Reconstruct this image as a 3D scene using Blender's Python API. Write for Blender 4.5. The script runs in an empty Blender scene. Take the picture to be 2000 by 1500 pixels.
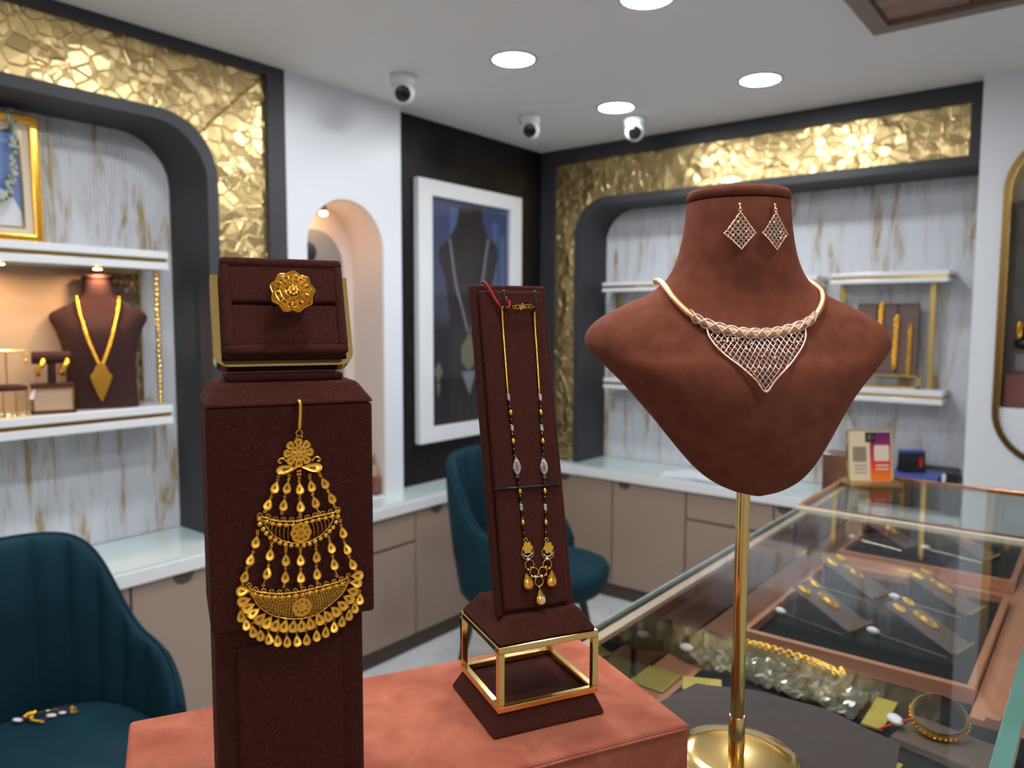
import bpy, bmesh, math, random
from mathutils import Vector, Matrix
from mathutils.geometry import delaunay_2d_cdt

random.seed(7)
S = bpy.context.scene
COL = S.collection
R = math.radians
PI = math.pi

# ------------------------------------------------------------------ camera, world, exposure
cam_d = bpy.data.cameras.new('camera')
cam = bpy.data.objects.new('camera', cam_d); COL.objects.link(cam)
cam_d.sensor_width = 36.0
cam_d.lens = 36.0 * 1490.0 / 2000.0
cam_d.clip_start = 0.02
cam_d.dof.use_dof = True
cam_d.dof.focus_distance = 0.60
cam_d.dof.aperture_fstop = 7.5
cam.matrix_world = (Matrix.Translation((0, 0, 1.5)) @ Matrix.Rotation(R(38.2), 4, 'Z')
                    @ Matrix.Rotation(R(90 - 4.72), 4, 'X') @ Matrix.Rotation(R(0.19), 4, 'Z'))
S.camera = cam

w = bpy.data.worlds.new('world'); S.world = w; w.use_nodes = True
w.node_tree.nodes['Background'].inputs[0].default_value = (0.8, 0.85, 1.0, 1)
w.node_tree.nodes['Background'].inputs[1].default_value = 0.05

S.view_settings.view_transform = 'Standard'
S.view_settings.look = 'None'
S.view_settings.exposure = 0.22
S.view_settings.gamma = 1.0
S.view_settings.use_curve_mapping = False

LAMP = 112.0      # radiance of the ceiling downlights
CEIL = 2.45

# ------------------------------------------------------------------ materials
def lin(c):
    if isinstance(c, str):
        c = tuple(int(c[i:i + 2], 16) / 255 for i in (0, 2, 4))
        return tuple(x / 12.92 if x <= .04045 else ((x + .055) / 1.055) ** 2.4 for x in c) + (1,)
    return tuple(c) + (1,)

def mat(name, col, rough=.5, metal=0., spec=None, sheen=0., coat=0., emit=None, estr=0., ior=None):
    m = bpy.data.materials.new(name); m.use_nodes = True
    b = m.node_tree.nodes['Principled BSDF']
    b.inputs['Base Color'].default_value = lin(col)
    b.inputs['Roughness'].default_value = rough
    b.inputs['Metallic'].default_value = metal
    if spec is not None: b.inputs['Specular IOR Level'].default_value = spec
    if sheen:
        b.inputs['Sheen Weight'].default_value = sheen
        b.inputs['Sheen Roughness'].default_value = .4
        b.inputs['Sheen Tint'].default_value = lin(col)
    if coat:
        b.inputs['Coat Weight'].default_value = coat; b.inputs['Coat Roughness'].default_value = .05
    if emit:
        b.inputs['Emission Color'].default_value = lin(emit); b.inputs['Emission Strength'].default_value = estr
    return m

def nodes(m): return m.node_tree.nodes, m.node_tree.links, m.node_tree.nodes['Principled BSDF']

def tex_coord(m, scale=(1, 1, 1), kind='Object'):
    N, L, b = nodes(m)
    t = N.new('ShaderNodeTexCoord'); mp = N.new('ShaderNodeMapping')
    mp.inputs['Scale'].default_value = scale
    L.new(t.outputs[kind], mp.inputs['Vector']); return mp.outputs['Vector']

def noise_col(m, c1, c2, scale, vec_scale=(1, 1, 1), lo=.35, hi=.65, detail=4, dist=0.):
    N, L, b = nodes(m); v = tex_coord(m, vec_scale)
    n = N.new('ShaderNodeTexNoise'); n.inputs['Scale'].default_value = scale; n.inputs['Detail'].default_value = detail
    n.inputs['Distortion'].default_value = dist
    r = N.new('ShaderNodeValToRGB'); r.color_ramp.elements[0].position = lo; r.color_ramp.elements[1].position = hi
    r.color_ramp.elements[0].color = lin(c1); r.color_ramp.elements[1].color = lin(c2)
    L.new(v, n.inputs['Vector']); L.new(n.outputs['Fac'], r.inputs['Fac']); L.new(r.outputs['Color'], b.inputs['Base Color'])
    return r

def noise_bump(m, scale, strength, dist=.001, vec_scale=(1, 1, 1), detail=3):
    N, L, b = nodes(m); v = tex_coord(m, vec_scale)
    n = N.new('ShaderNodeTexNoise'); n.inputs['Scale'].default_value = scale; n.inputs['Detail'].default_value = detail
    bp = N.new('ShaderNodeBump'); bp.inputs['Strength'].default_value = strength; bp.inputs['Distance'].default_value = dist
    L.new(v, n.inputs['Vector']); L.new(n.outputs['Fac'], bp.inputs['Height']); L.new(bp.outputs['Normal'], b.inputs['Normal'])

M = {}
M['suede'] = mat('brown_suede', (.085, .022, .015), .92, spec=.12, sheen=.35)
noise_col(M['suede'], (.044, .0105, .0072), (.084, .0215, .0150), 700, lo=.3, hi=.7); noise_bump(M['suede'], 1500, 1.0, .0010)
M['bust'] = mat('bust_suede', (.17, .052, .027), .92, spec=.15, sheen=.3)
noise_col(M['bust'], (.128, .0345, .0175), (.165, .0485, .0260), 60); noise_bump(M['bust'], 1600, .3, .0005)
M['dark_suede'] = mat('dark_brown_suede', (.045, .018, .016), .9, spec=.2, sheen=.4)
M['peach'] = mat('peach_suede', (.55, .16, .09), .95, spec=.1, sheen=.35)
noise_col(M['peach'], (.27, .066, .035), (.47, .150, .092), 26, lo=.25, hi=.72, detail=6, dist=.8); noise_bump(M['peach'], 1000, .9, .0012)
M['brass'] = mat('polished_brass', (.86, .60, .22), .13, 1.0)
M['brass_dull'] = mat('satin_brass', (.62, .43, .16), .28, 1.0)
M['gold'] = mat('yellow_gold', (1.0, .55, .085), .22, 1.0)
noise_bump(M['gold'], 900, .15, .0005)
M['gold_polish'] = mat('polished_gold', (1.0, .56, .095), .15, 1.0)
M['gold_matte'] = mat('matte_gold', (1.0, .55, .085), .30, 1.0)
M['gold_dark'] = mat('dark_shadow_gold', (.30, .13, .015), .45, 1.0)  # darkened to paint the shadow in the engraved leaves; also backs the ring
M['rose_gold'] = mat('rose_gold', (.80, .38, .19), .36, 1.0)
M['bronze'] = mat('dark_bronze', (.23, .135, .04), .3, 1.0)
M['trim_pink'] = mat('pale_rose_trim', (.50, .33, .24), .35)
M['edge_grey'] = mat('grey_glass_edge', (.26, .31, .30), .1, coat=.4)
noise_bump(M['rose_gold'], 1500, .6, .0008)
M['diamond'] = mat('small_diamonds', (.95, .92, .90), .10, .15, spec=1.0)
M['rose_diamond'] = mat('rose_set_diamonds', (.80, .66, .58), .16, .55)
M['rod'] = mat('pinkish_metal_rod', (.62, .48, .36), .3, 1.0)
M['copper'] = mat('rose_copper_wood', (.46, .165, .085), .32, .15, coat=.3)
noise_col(M['copper'], (.50, .185, .105), (.66, .285, .17), 3, (1, .12, 1), detail=5)
M['copper_metal'] = mat('copper_trim', (.72, .34, .17), .2, 1.0)
M['velvet'] = mat('black_velvet', (.012, .012, .014), .9, spec=.2, sheen=.3)
M['teal'] = mat('teal_velvet', (.006, .036, .055), .8, spec=.2, sheen=.3)
noise_col(M['teal'], (.0014, .019, .030), (.0026, .028, .042), 7)
M['white'] = mat('white_laminate', (.72, .73, .75), .22, coat=.2)
M['far_wall'] = mat('light_room_paint', (.62, .60, .57), .6)
M['white_matte'] = mat('white_paint', (.70, .71, .74), .6)
M['pilaster'] = mat('glossy_white_pilaster', (.72, .74, .78), .32, coat=.0)
M['ceiling'] = mat('ceiling_paint', (.80, .785, .775), .75)
M['grey'] = mat('charcoal_laminate', (.032, .032, .037), .55)
M['taupe'] = mat('taupe_laminate', (.31, .225, .175), .2, coat=.25)
M['taupe_dark'] = mat('taupe_plinth', (.075, .050, .040), .5)
M['floor'] = mat('floor_marble', (.62, .62, .62), .12)
noise_col(M['floor'], (.50, .50, .51), (.70, .70, .70), 2.2, lo=.3, hi=.6, detail=8, dist=1.5)
M['darkwall'] = mat('dark_wallpaper', (.010, .007, .006), .45, spec=.25)
noise_col(M['darkwall'], (.004, .003, .003), (.012, .008, .0065), 26, (1, 1, .35), lo=.42, hi=.75, detail=6)
noise_bump(M['darkwall'], 70, .7, .004, (1, 1, .3), 6)
M['black'] = mat('black_plastic', (.010, .010, .011), .35)
M['legs'] = mat('black_metal', (.008, .007, .008), .4)
M['lens'] = mat('dark_lens', (.004, .004, .005), .06)
M['beige'] = mat('beige_fabric', (.44, .30, .19), .8); noise_bump(M['beige'], 500, .3, .001)
M['grey_tuft'] = mat('grey_upholstery', (.20, .195, .20), .6, sheen=.2)
M['mauve'] = mat('mauve_suede', (.20, .075, .066), .9)
M['pink_white'] = mat('niche_paint', (.66, .56, .51), .55)
M['red'] = mat('red_thread', (.55, .015, .012), .7)
M['maroon'] = mat('maroon_thread', (.16, .008, .015), .7)
M['tag'] = mat('white_tag', (.80, .74, .78), .35)
M['black_bead'] = mat('black_bead', (.004, .004, .004), .15)
M['cloth'] = mat('brown_cloth', (.040, .029, .026), .9, sheen=.2); noise_bump(M['cloth'], 40, .4, .004)
M['card_brown'] = mat('brown_card', (.13, .080, .066), .7)
M['card_gold'] = mat('gold_card', (.56, .40, .075), .42, .35)
M['wood'] = mat('dark_wood', (.16, .062, .030), .3, coat=.2)
noise_col(M['wood'], (.09, .03, .014), (.24, .10, .05), 2.5, (1, 8, 1), detail=5)
M['stone'] = mat('hatch_border', (.20, .15, .115), .5)
M['blue'] = mat('blue_cover', (.06, .085, .33), .4)
M['paper'] = mat('paper', (.72, .74, .78), .7)
M['flower'] = mat('garland_flowers', (.55, .56, .46), .8)
M['leaf'] = mat('garland_leaves', (.12, .16, .09), .7)
M['mount'] = mat('picture_mount', (.66, .57, .44), .7)
M['sky'] = mat('print_blue', (.13, .21, .46), .3)
M['garment'] = mat('print_white', (.62, .63, .66), .3)
M['skin'] = mat('print_skin', (.34, .20, .13), .3)
M['cool'] = mat('downlight_diffuser', (.8, .8, .8), .5, emit=(.93, .97, 1.0), estr=LAMP)
M['puck'] = mat('puck_lamp', (.8, .7, .6), .5, emit=(1.0, .66, .36), estr=800.0)
M['warm'] = mat('warm_lamp', (.8, .7, .6), .5, emit=(1.0, .62, .32), estr=150.0)

def shader_glass(name, tint, ior=1.5, boost=1.0):
    m = bpy.data.materials.new(name); m.use_nodes = True
    N, L = m.node_tree.nodes, m.node_tree.links
    N.remove(N['Principled BSDF']); o = N['Material Output']
    t = N.new('ShaderNodeBsdfTransparent'); t.inputs[0].default_value = lin(tint)
    g = N.new('ShaderNodeBsdfGlossy'); g.inputs['Roughness'].default_value = .01
    f = N.new('ShaderNodeFresnel'); ge = N.new('ShaderNodeNewGeometry'); mx = N.new('ShaderNodeMix')   # same Fresnel from both sides of a thin pane
    mx.inputs[2].default_value = ior; mx.inputs[3].default_value = 1 / ior
    L.new(ge.outputs['Backfacing'], mx.inputs[0]); L.new(mx.outputs[0], f.inputs['IOR'])
    k = N.new('ShaderNodeMath'); k.operation = 'MULTIPLY'; k.inputs[1].default_value = boost; k.use_clamp = True
    x = N.new('ShaderNodeMixShader')
    L.new(f.outputs[0], k.inputs[0]); L.new(k.outputs[0], x.inputs[0]); L.new(t.outputs[0], x.inputs[1]); L.new(g.outputs[0], x.inputs[2])
    L.new(x.outputs[0], o.inputs['Surface']); return m
M['glass'] = shader_glass('clear_glass', (.93, .96, .95), 1.5, .8)
M['poster_glass'] = shader_glass('poster_glass', (.9, .9, .92), 1.45, .5)
M['pane'] = shader_glass('smoked_pane', (.10, .06, .05), 1.9, 1.6)
M['acrylic'] = shader_glass('plastic_film', (.80, .82, .80), 1.5, 1.6)
M['glass_green'] = mat('green_glass_edge', (.075, .19, .16), .08, coat=.6)
M['glass_sheet'] = mat('frosted_glass_sheet', (.58, .67, .67), .06, coat=.5)

# hammered brass: faceted geometry carries the shape, the bump only the fine wrinkles
M['hammer'] = mat('hammered_brass', (.66, .48, .22), .33, 1.0)
def _hammer():
    N, L, b = nodes(M['hammer']); v = tex_coord(M['hammer'])
    vo = N.new('ShaderNodeTexVoronoi'); vo.inputs['Scale'].default_value = 21; vo.feature = 'DISTANCE_TO_EDGE'
    mr = N.new('ShaderNodeMapRange'); mr.interpolation_type = 'SMOOTHSTEP'
    mr.inputs['From Min'].default_value = 0; mr.inputs['From Max'].default_value = .075; mr.inputs['To Min'].default_value = 1; mr.inputs['To Max'].default_value = 0
    bp = N.new('ShaderNodeBump'); bp.inputs['Strength'].default_value = .6; bp.inputs['Distance'].default_value = .003
    L.new(v, vo.inputs['Vector']); L.new(vo.outputs['Distance'], mr.inputs['Value']); L.new(mr.outputs[0], bp.inputs['Height']); L.new(bp.outputs['Normal'], b.inputs['Normal'])
_hammer()

# fluted marble: white stone with golden vertical veins
M['marble'] = mat('veined_marble', (.62, .64, .68), .2, coat=.15)
def _marble():
    m = M['marble']; N, L, b = nodes(m); v = tex_coord(m, (5.0, 5.0, .75))
    n = N.new('ShaderNodeTexNoise'); n.inputs['Scale'].default_value = 3.1; n.inputs['Detail'].default_value = 9
    n.inputs['Roughness'].default_value = .68; n.inputs['Distortion'].default_value = .5
    r = N.new('ShaderNodeValToRGB'); e = r.color_ramp.elements
    e[0].position = .46; e[0].color = lin((.60, .62, .66)); e[1].position = .63; e[1].color = lin((.36, .26, .12))
    x = e.new(.55); x.color = lin((.55, .55, .57))
    L.new(v, n.inputs['Vector']); L.new(n.outputs['Fac'], r.inputs['Fac']); L.new(r.outputs['Color'], b.inputs['Base Color'])
_marble()

# ------------------------------------------------------------------ geometry helpers
class G:
    def __init__(s, T=None): s.v = []; s.f = []; s.T = T
    def add(s, vs, fs):
        n = len(s.v)
        s.v += [tuple(s.T @ Vector(p)) if s.T else tuple(p) for p in vs]
        s.f += [tuple(i + n for i in f) for f in fs]; return s
    def box(s, lo, hi):
        x0, y0, z0 = lo; x1, y1, z1 = hi
        return s.add([(x0, y0, z0), (x1, y0, z0), (x1, y1, z0), (x0, y1, z0), (x0, y0, z1), (x1, y0, z1), (x1, y1, z1), (x0, y1, z1)],
                     [(0, 3, 2, 1), (4, 5, 6, 7), (0, 1, 5, 4), (1, 2, 6, 5), (2, 3, 7, 6), (3, 0, 4, 7)])
    def frus(s, a, z0, b, z1):
        return s.add([(a[0], a[1], z0), (a[2], a[1], z0), (a[2], a[3], z0), (a[0], a[3], z0), (b[0], b[1], z1), (b[2], b[1], z1), (b[2], b[3], z1), (b[0], b[3], z1)],
                     [(0, 3, 2, 1), (4, 5, 6, 7), (0, 1, 5, 4), (1, 2, 6, 5), (2, 3, 7, 6), (3, 0, 4, 7)])
    def tube(s, pts, r, n=6, closed=False):
        P = [Vector(p) for p in pts]; k = len(P)
        rr = r if isinstance(r, (list, tuple)) else [r] * k
        tan = []
        for i in range(k):
            a = P[(i - 1) % k] if (closed or i > 0) else P[i]; b = P[(i + 1) % k] if (closed or i < k - 1) else P[i]
            t = b - a; tan.append(t.normalized() if t.length > 1e-9 else Vector((0, 0, 1)))
        up = Vector((0, 0, 1)) if abs(tan[0].z) < .9 else Vector((1, 0, 0))
        nx = tan[0].cross(up).normalized(); vs = []
        for i in range(k):
            nx = (nx - tan[i] * nx.dot(tan[i])).normalized(); ny = tan[i].cross(nx)
            vs += [P[i] + (nx * math.cos(2 * PI * j / n) + ny * math.sin(2 * PI * j / n)) * rr[i] for j in range(n)]
        fs = []
        for i in range(k if closed else k - 1):
            a, b = i * n, ((i + 1) % k) * n
            fs += [(a + j, a + (j + 1) % n, b + (j + 1) % n, b + j) for j in range(n)]
        if not closed: fs += [tuple(range(n))[::-1], tuple((k - 1) * n + j for j in range(n))]
        return s.add(vs, fs)
    def ring(s, c, rad, r, n=20, m=6, X=(1, 0, 0), Y=(0, 1, 0), sy=1.0):
        c, X, Y = Vector(c), Vector(X), Vector(Y)
        return s.tube([c + X * rad * math.cos(2 * PI * i / n) + Y * rad * sy * math.sin(2 * PI * i / n) for i in range(n)], r, m, True)
    def lathe(s, prof, n=24, c=(0, 0, 0), sy=1.0, cap=True):
        vs = []; fs = []
        for r, z in prof: vs += [(c[0] + r * math.cos(2 * PI * j / n), c[1] + r * sy * math.sin(2 * PI * j / n), c[2] + z) for j in range(n)]
        for i in range(len(prof) - 1):
            a, b = i * n, (i + 1) * n
            fs += [(a + j, a + (j + 1) % n, b + (j + 1) % n, b + j) for j in range(n)]
        if cap: fs += [tuple(range(n))[::-1], tuple((len(prof) - 1) * n + j for j in range(n))]
        return s.add(vs, fs)
    def ball(s, c, r, n=8, m=5, sc=(1, 1, 1)):
        vs = [(c[0], c[1], c[2] + r * sc[2])]; fs = []
        for i in range(1, m):
            a = PI * i / m
            vs += [(c[0] + r * sc[0] * math.sin(a) * math.cos(2 * PI * j / n), c[1] + r * sc[1] * math.sin(a) * math.sin(2 * PI * j / n), c[2] + r * sc[2] * math.cos(a)) for j in range(n)]
        vs.append((c[0], c[1], c[2] - r * sc[2])); e = len(vs) - 1
        fs += [(0, 1 + j, 1 + (j + 1) % n) for j in range(n)]
        for i in range(m - 2):
            a, b = 1 + i * n, 1 + (i + 1) * n
            fs += [(a + j, b + j, b + (j + 1) % n, a + (j + 1) % n) for j in range(n)]
        a = 1 + (m - 2) * n
        fs += [(e, a + (j + 1) % n, a + j) for j in range(n)]
        return s.add(vs, fs)
    def grid(s, rows):            # list of equal-length vertex rows
        k = len(rows[0]); vs = [p for r in rows for p in r]
        fs = [(i * k + j, i * k + j + 1, (i + 1) * k + j + 1, (i + 1) * k + j) for i in range(len(rows) - 1) for j in range(k - 1)]
        return s.add(vs, fs)
    def plate(s, outer, holes, mp, d0, d1):
        bm = bmesh.new()
        for loop in [outer] + holes:
            vv = [bm.verts.new((a, b, 0)) for a, b in loop]
            for i in range(len(vv)): bm.edges.new((vv[i], vv[(i + 1) % len(vv)]))
        bmesh.ops.triangle_fill(bm, use_beauty=True, use_dissolve=False, edges=bm.edges[:], normal=(0, 0, 1))
        bm.verts.index_update(); n = len(bm.verts)
        A = [v.co.copy() for v in bm.verts]; F = [[v.index for v in f.verts] for f in bm.faces]
        be = [[l.vert.index, l.link_loop_next.vert.index] for f in bm.faces for l in f.loops if len(l.edge.link_faces) == 1]
        bm.free()
        vs = [mp(p.x, p.y, d1) for p in A] + [mp(p.x, p.y, d0) for p in A]
        fs = F + [[i + n for i in f[::-1]] for f in F] + [[b, a, a + n, b + n] for a, b in be]
        return s.add(vs, fs)

WM = {}
def mesh_of(name, g, m, smooth=None):
    me = bpy.data.meshes.new(name); me.from_pydata(g.v, [], g.f); me.update()
    bm = bmesh.new(); bm.from_mesh(me); bmesh.ops.recalc_face_normals(bm, faces=bm.faces[:]); bm.to_mesh(me); bm.free()
    if smooth:
        me.polygons.foreach_set('use_smooth', [True] * len(me.polygons))
        if smooth < 180: me.set_sharp_from_angle(angle=R(smooth))
    me.materials.append(M[m] if isinstance(m, str) else m)
    return me

def obj(name, g, m, parent=None, smooth=None, bevel=0., seg=2, label=None):
    if parent is not None:
        inv = WM[parent].inverted(); g.v = [tuple(inv @ Vector(p)) for p in g.v]
    o = bpy.data.objects.new(name, mesh_of(name, g, m, smooth)); COL.objects.link(o)
    if parent is not None: o.parent = parent; WM[o] = WM[parent]
    else: WM[o] = Matrix()
    if bevel:
        b = o.modifiers.new('bevel', 'BEVEL'); b.width = bevel; b.segments = seg; b.limit_method = 'ANGLE'; b.angle_limit = R(40)
        b.harden_normals = False
    if label: o['label'] = label
    return o

def inst(name, me, mw, parent):                 # a part that shares its mesh with its likes
    o = bpy.data.objects.new(name, me); COL.objects.link(o); o.parent = parent
    o.matrix_local = WM[parent].inverted() @ mw; return o

def tag(o, label, cat, group=None):
    o['label'] = label; o['category'] = cat
    if group: o['group'] = group
    return o

def thing(name, label, cat, loc=(0, 0, 0), rz=0., group=None):
    o = bpy.data.objects.new(name, None); COL.objects.link(o); o.empty_display_size = .05
    o.matrix_world = Matrix.Translation(loc) @ Matrix.Rotation(rz, 4, 'Z'); WM[o] = o.matrix_world.copy()
    return tag(o, label, cat, group)

def base_of(g):                                   # one-mesh thing: origin at its foot
    return g
def solo(name, g, m, label, cat, smooth=None, bevel=0., seg=2, group=None):
    lo = [min(p[i] for p in g.v) for i in range(3)]; hi = [max(p[i] for p in g.v) for i in range(3)]
    c = ((lo[0] + hi[0]) / 2, (lo[1] + hi[1]) / 2, lo[2])
    g.v = [(p[0] - c[0], p[1] - c[1], p[2] - c[2]) for p in g.v]
    o = obj(name, g, m, None, smooth, bevel, seg); o.location = c; WM[o] = Matrix.Translation(c)
    return tag(o, label, cat, group)

def struct(name, g, m, smooth=None, bevel=0., label=None):
    o = obj(name, g, m, None, smooth, bevel); o['kind'] = 'structure'
    if label: o['label'] = label
    return o

LW = lambda a, b, d: (d, a, b)       # plate standing in the left wall: a = y, b = z, d = x
BW = lambda a, b, d: (a, d, b)       # plate standing in the back wall: a = x, b = z, d = y
def arc(cx, cy, r, a0, a1, n=10): return [(cx + r * math.cos(R(a0 + (a1 - a0) * i / n)), cy + r * math.sin(R(a0 + (a1 - a0) * i / n))) for i in range(n + 1)]
def rrect(x0, y0, x1, y1, r, n=5):
    return arc(x1 - r, y0 + r, r, -90, 0, n) + arc(x1 - r, y1 - r, r, 0, 90, n) + arc(x0 + r, y1 - r, r, 90, 180, n) + arc(x0 + r, y0 + r, r, 180, 270, n)
def lerp(a, b, t): return a + (b - a) * t
def path(pts, n=8, closed=False):                 # Catmull-Rom through the points
    P = [Vector(p) for p in pts]; o = []; k = len(P)
    for i in range(k if closed else k - 1):
        a, b = P[i], P[(i + 1) % k]; p = P[(i - 1) % k] if (closed or i) else a * 2 - b; q = P[(i + 2) % k] if (closed or i < k - 2) else b * 2 - a
        for j in range(n):
            t = j / n
            o.append(.5 * ((2 * a) + (b - p) * t + (2 * p - 5 * a + 4 * b - q) * t * t + (3 * a - p - 3 * b + q) * t ** 3))
    if not closed: o.append(P[-1])
    return o
def facets(g, poly, mp, d, cell, amp, rnd):       # crumpled sheet filling a polygon
    xs = [p[0] for p in poly]; ys = [p[1] for p in poly]
    dense = []
    for i in range(len(poly)):
        a, b = Vector(poly[i]), Vector(poly[(i + 1) % len(poly)]); n = max(1, int((b - a).length / cell))
        dense += [tuple(a.lerp(b, j / n)) for j in range(n)]
    nb = len(dense); pts = dense[:]
    y = min(ys)
    while y < max(ys):
        x = min(xs)
        while x < max(xs):
            pts.append((x + rnd.uniform(-.42, .42) * cell, y + rnd.uniform(-.42, .42) * cell)); x += cell
        y += cell
    V2, _, F, ov, _, _ = delaunay_2d_cdt([Vector(p) for p in pts], [], [list(range(nb))], 1, 1e-5)
    hh = [0. if any(k < nb for k in ov[i]) else rnd.uniform(-amp, amp) for i in range(len(V2))]
    g.add([mp(p.x, p.y, d + hh[i]) for i, p in enumerate(V2)], [tuple(f) for f in F]); return g

# ================================================================== THE SETTING
struct('floor', G().box((-3.0, -2.6, -.05), (1.9, 4.0, 0)), 'floor')
struct('ceiling', G().box((-3.0, -2.6, CEIL), (1.9, 4.0, CEIL + .05)), 'ceiling')
struct('wall_front', G().box((-3.0, -2.65, 0), (1.9, -2.6, CEIL)), 'far_wall')
struct('wall_right', G().box((1.85, -2.6, 0), (1.9, 4.0, CEIL)), 'far_wall')
struct('wall_back', G().box((-3.0, 3.86, 0), (1.85, 3.95, CEIL)), 'white_matte')
struct('wall_left_backing', G().box((-2.95, -2.6, 0), (-2.83, 2.42, CEIL)), 'white_matte')
struct('wall_left', G().box((-2.95, 2.42, 0), (-2.608, 3.86, CEIL)), 'darkwall')
struct('wall_left_plain', G().box((-2.83, -2.6, 0), (-2.54, -.56, CEIL)), 'pilaster')

# white pilaster with an arched niche
AY, AR = 2.110, .203
arch = [(AY + AR, .715), (AY + AR, 1.80)] + arc(AY, 1.80, AR, 0, 180, 20)[1:] + [(AY - AR, .715)]
struct('wall_left_pilaster', G().plate([(1.812, 0), (2.42, 0), (2.42, CEIL), (1.812, CEIL)], [arch], LW, -2.74, -2.54), 'pilaster', 30)
struct('wall_left_niche', G().plate([(1.84, .0), (2.41, 0), (2.41, 2.1), (1.84, 2.1)], [], LW, -2.80, -2.742), 'pink_white')
struct('trim_niche_reveal', G().plate([(AY + AR, .72), (AY + AR, 1.80)] + arc(AY, 1.80, AR, 0, 180, 20)[1:] + [(AY - AR, .72), (AY - AR + .004, .72)] +
       arc(AY, 1.80, AR - .004, 180, 0, 20) + [(AY + AR - .004, .72)], [], LW, -2.741, -2.545), 'pink_white', 30)

# right-hand white pilaster with a capsule shaped niche
CX, CR = -.148, .190
cap = [(CX - CR, 1.17), (CX + CR, 1.17), (CX + CR, 2.0)] + arc(CX, 2.0, CR, 0, 180, 20)[1:]
struct('wall_back_pilaster', G().plate([(-.445, 0), (1.85, 0), (1.85, CEIL), (-.445, CEIL)], [cap], BW, 3.72, 3.50), 'pilaster', 30)
struct('wall_back_niche', G().box((-.40, 3.722, .9), (.15, 3.76, 2.3)), 'white_matte')

# ------------------------------------------------------------------ ceiling downlights
def downlight(x, y, label, k):
    t = thing('ceiling_downlight', label, 'downlight', (x, y, CEIL - .006), 0, 'round ceiling downlights')
    obj('rim', G().lathe([(.074, 0), (.086, 0), (.088, .003), (.088, .0058), (.074, .0058)], 32, (x, y, CEIL - .006), 1., False), 'white', t, 40)
    obj('diffuser', G().lathe([(.0735, 0), (.0735, .003)], 32, (x, y, CEIL - .0045)), 'cool', t)
vis = {(-1.766, 2.247): 'round ceiling downlight beside the nearest security camera', (-1.792, 3.018): 'round ceiling downlight just above the security camera near the corner',
       (-1.144, 3.024): 'rightmost round ceiling downlight before the back display niche', (-1.129, 2.07): 'round ceiling downlight cut off by the top of the picture'}
for k, ((x, y), lb) in enumerate(vis.items()): downlight(x, y, lb, k)
for x, y, lb in [(-1.77, 1.40, 'over the worktop of the left niche'), (-1.77, .50, 'over the near teal chair'), (-1.13, 1.10, 'over the aisle beside the near chair'), (-1.13, .35, 'over the aisle left of the peach riser'),
                 (-.36, .45, 'straight above the peach riser'), (-.38, 1.15, 'above the trays of the showcase'), (.40, .62, 'to the right of the large bust'), (1.55, -.45, 'added to wash the right wall, nearer one'), (1.55, -1.35, 'added to wash the right wall, farther one'),
                 (-1.6, -2.2, 'added behind the viewer to wash the wall, left one'), (-.6, -2.2, 'added behind the viewer to wash the wall, right one')]:  # right-wall and behind-viewer lamps are added, brightening walls for the gold to reflect
    downlight(x, y, 'ceiling downlight outside the picture, ' + lb, 0)

# ------------------------------------------------------------------ dome cameras
def dome_camera(x, y, label):
    t = thing('security_camera', label, 'camera', (x, y, CEIL), 0, 'white dome security cameras')
    obj('base', G().lathe([(.050, 0), (.052, -.006), (.050, -.030), (.044, -.040)], 28, (x, y, CEIL)), 'white', t, 40)
    obj('ball', G().ball((x, y, CEIL - .064), .046, 24, 14), 'white', t, 180)
    d = Vector((-x * .85 + .25, -y, -1.25)).normalized()
    q = Vector((0, 0, 1)).rotation_difference(d).to_matrix().to_4x4()
    obj('lens', G(Matrix.Translation(Vector((x, y, CEIL - .064)) + d * .031) @ q).lathe([(.031, 0), (.031, .013), (.024, .018), (.006, .019)], 24), 'lens', t, 50)
dome_camera(-2.2254, 2.1358, 'white dome camera above the white pilaster')
dome_camera(-2.1829, 2.9017, 'white dome camera above the framed poster')
dome_camera(-1.8148, 3.2293, 'white dome camera hanging closest to the back display niche')

# ------------------------------------------------------------------ ceiling panel at the upper right
t = thing('ceiling_panel', 'dark wood ceiling panel with a stone border at the upper right', 'ceiling panel', (-.03, 2.1, CEIL - .05))
obj('border', G().plate([(-.66, 1.5), (.60, 1.5), (.60, 2.72), (-.66, 2.72)], [[(-.605, 1.555), (.545, 1.555), (.545, 2.665), (-.605, 2.665)]], lambda a, b, d: (a, b, d), CEIL - .03, CEIL - .0005), 'stone', t)
for i in range(5):
    obj('plank', G().box((-.605 + i * .23, 1.555, CEIL - .018), (-.605 + i * .23 + .226, 2.665, CEIL - .002)), 'wood', t, bevel=.003)

# ================================================================== LEFT DISPLAY NICHE
def nshape(o, i):                       # outer path up-over-down then inner path back
    return o + i[::-1]
rnd = random.Random(3)
t = thing('display_niche', 'charcoal framed wall display niche with hammered brass surround on the left', 'display niche', (-2.66, .6, .71))
Y0, Y1, ZT = -.55, 1.812, CEIL
obj('outer_frame', G().plate([(Y0, .712), (Y0, ZT - .001), (Y1, ZT - .001), (Y1, .712), (1.735, .712), (1.735, 2.412), (Y0 + .075, 2.412), (Y0 + .075, .712)], [], LW, -2.80, -2.535), 'grey', t)
def archpath(y0, y1, z0, z1, r): return [(y0, z0)] + arc(y0 + r, z1 - r, r, 180, 90, 12) + arc(y1 - r, z1 - r, r, 90, 0, 12) + [(y1, z0)]
ao = archpath(-.25, 1.514, .712, 2.20, .21); ai = archpath(-.208, 1.472, .712, 2.162, .185)
obj('arch_frame', G().plate(nshape(ao, ai), [], LW, -2.78, -2.515), 'grey', t, 30)
mit = arc(1.514 - .21, 2.20 - .21, .21, 90, 45, 6)
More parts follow.
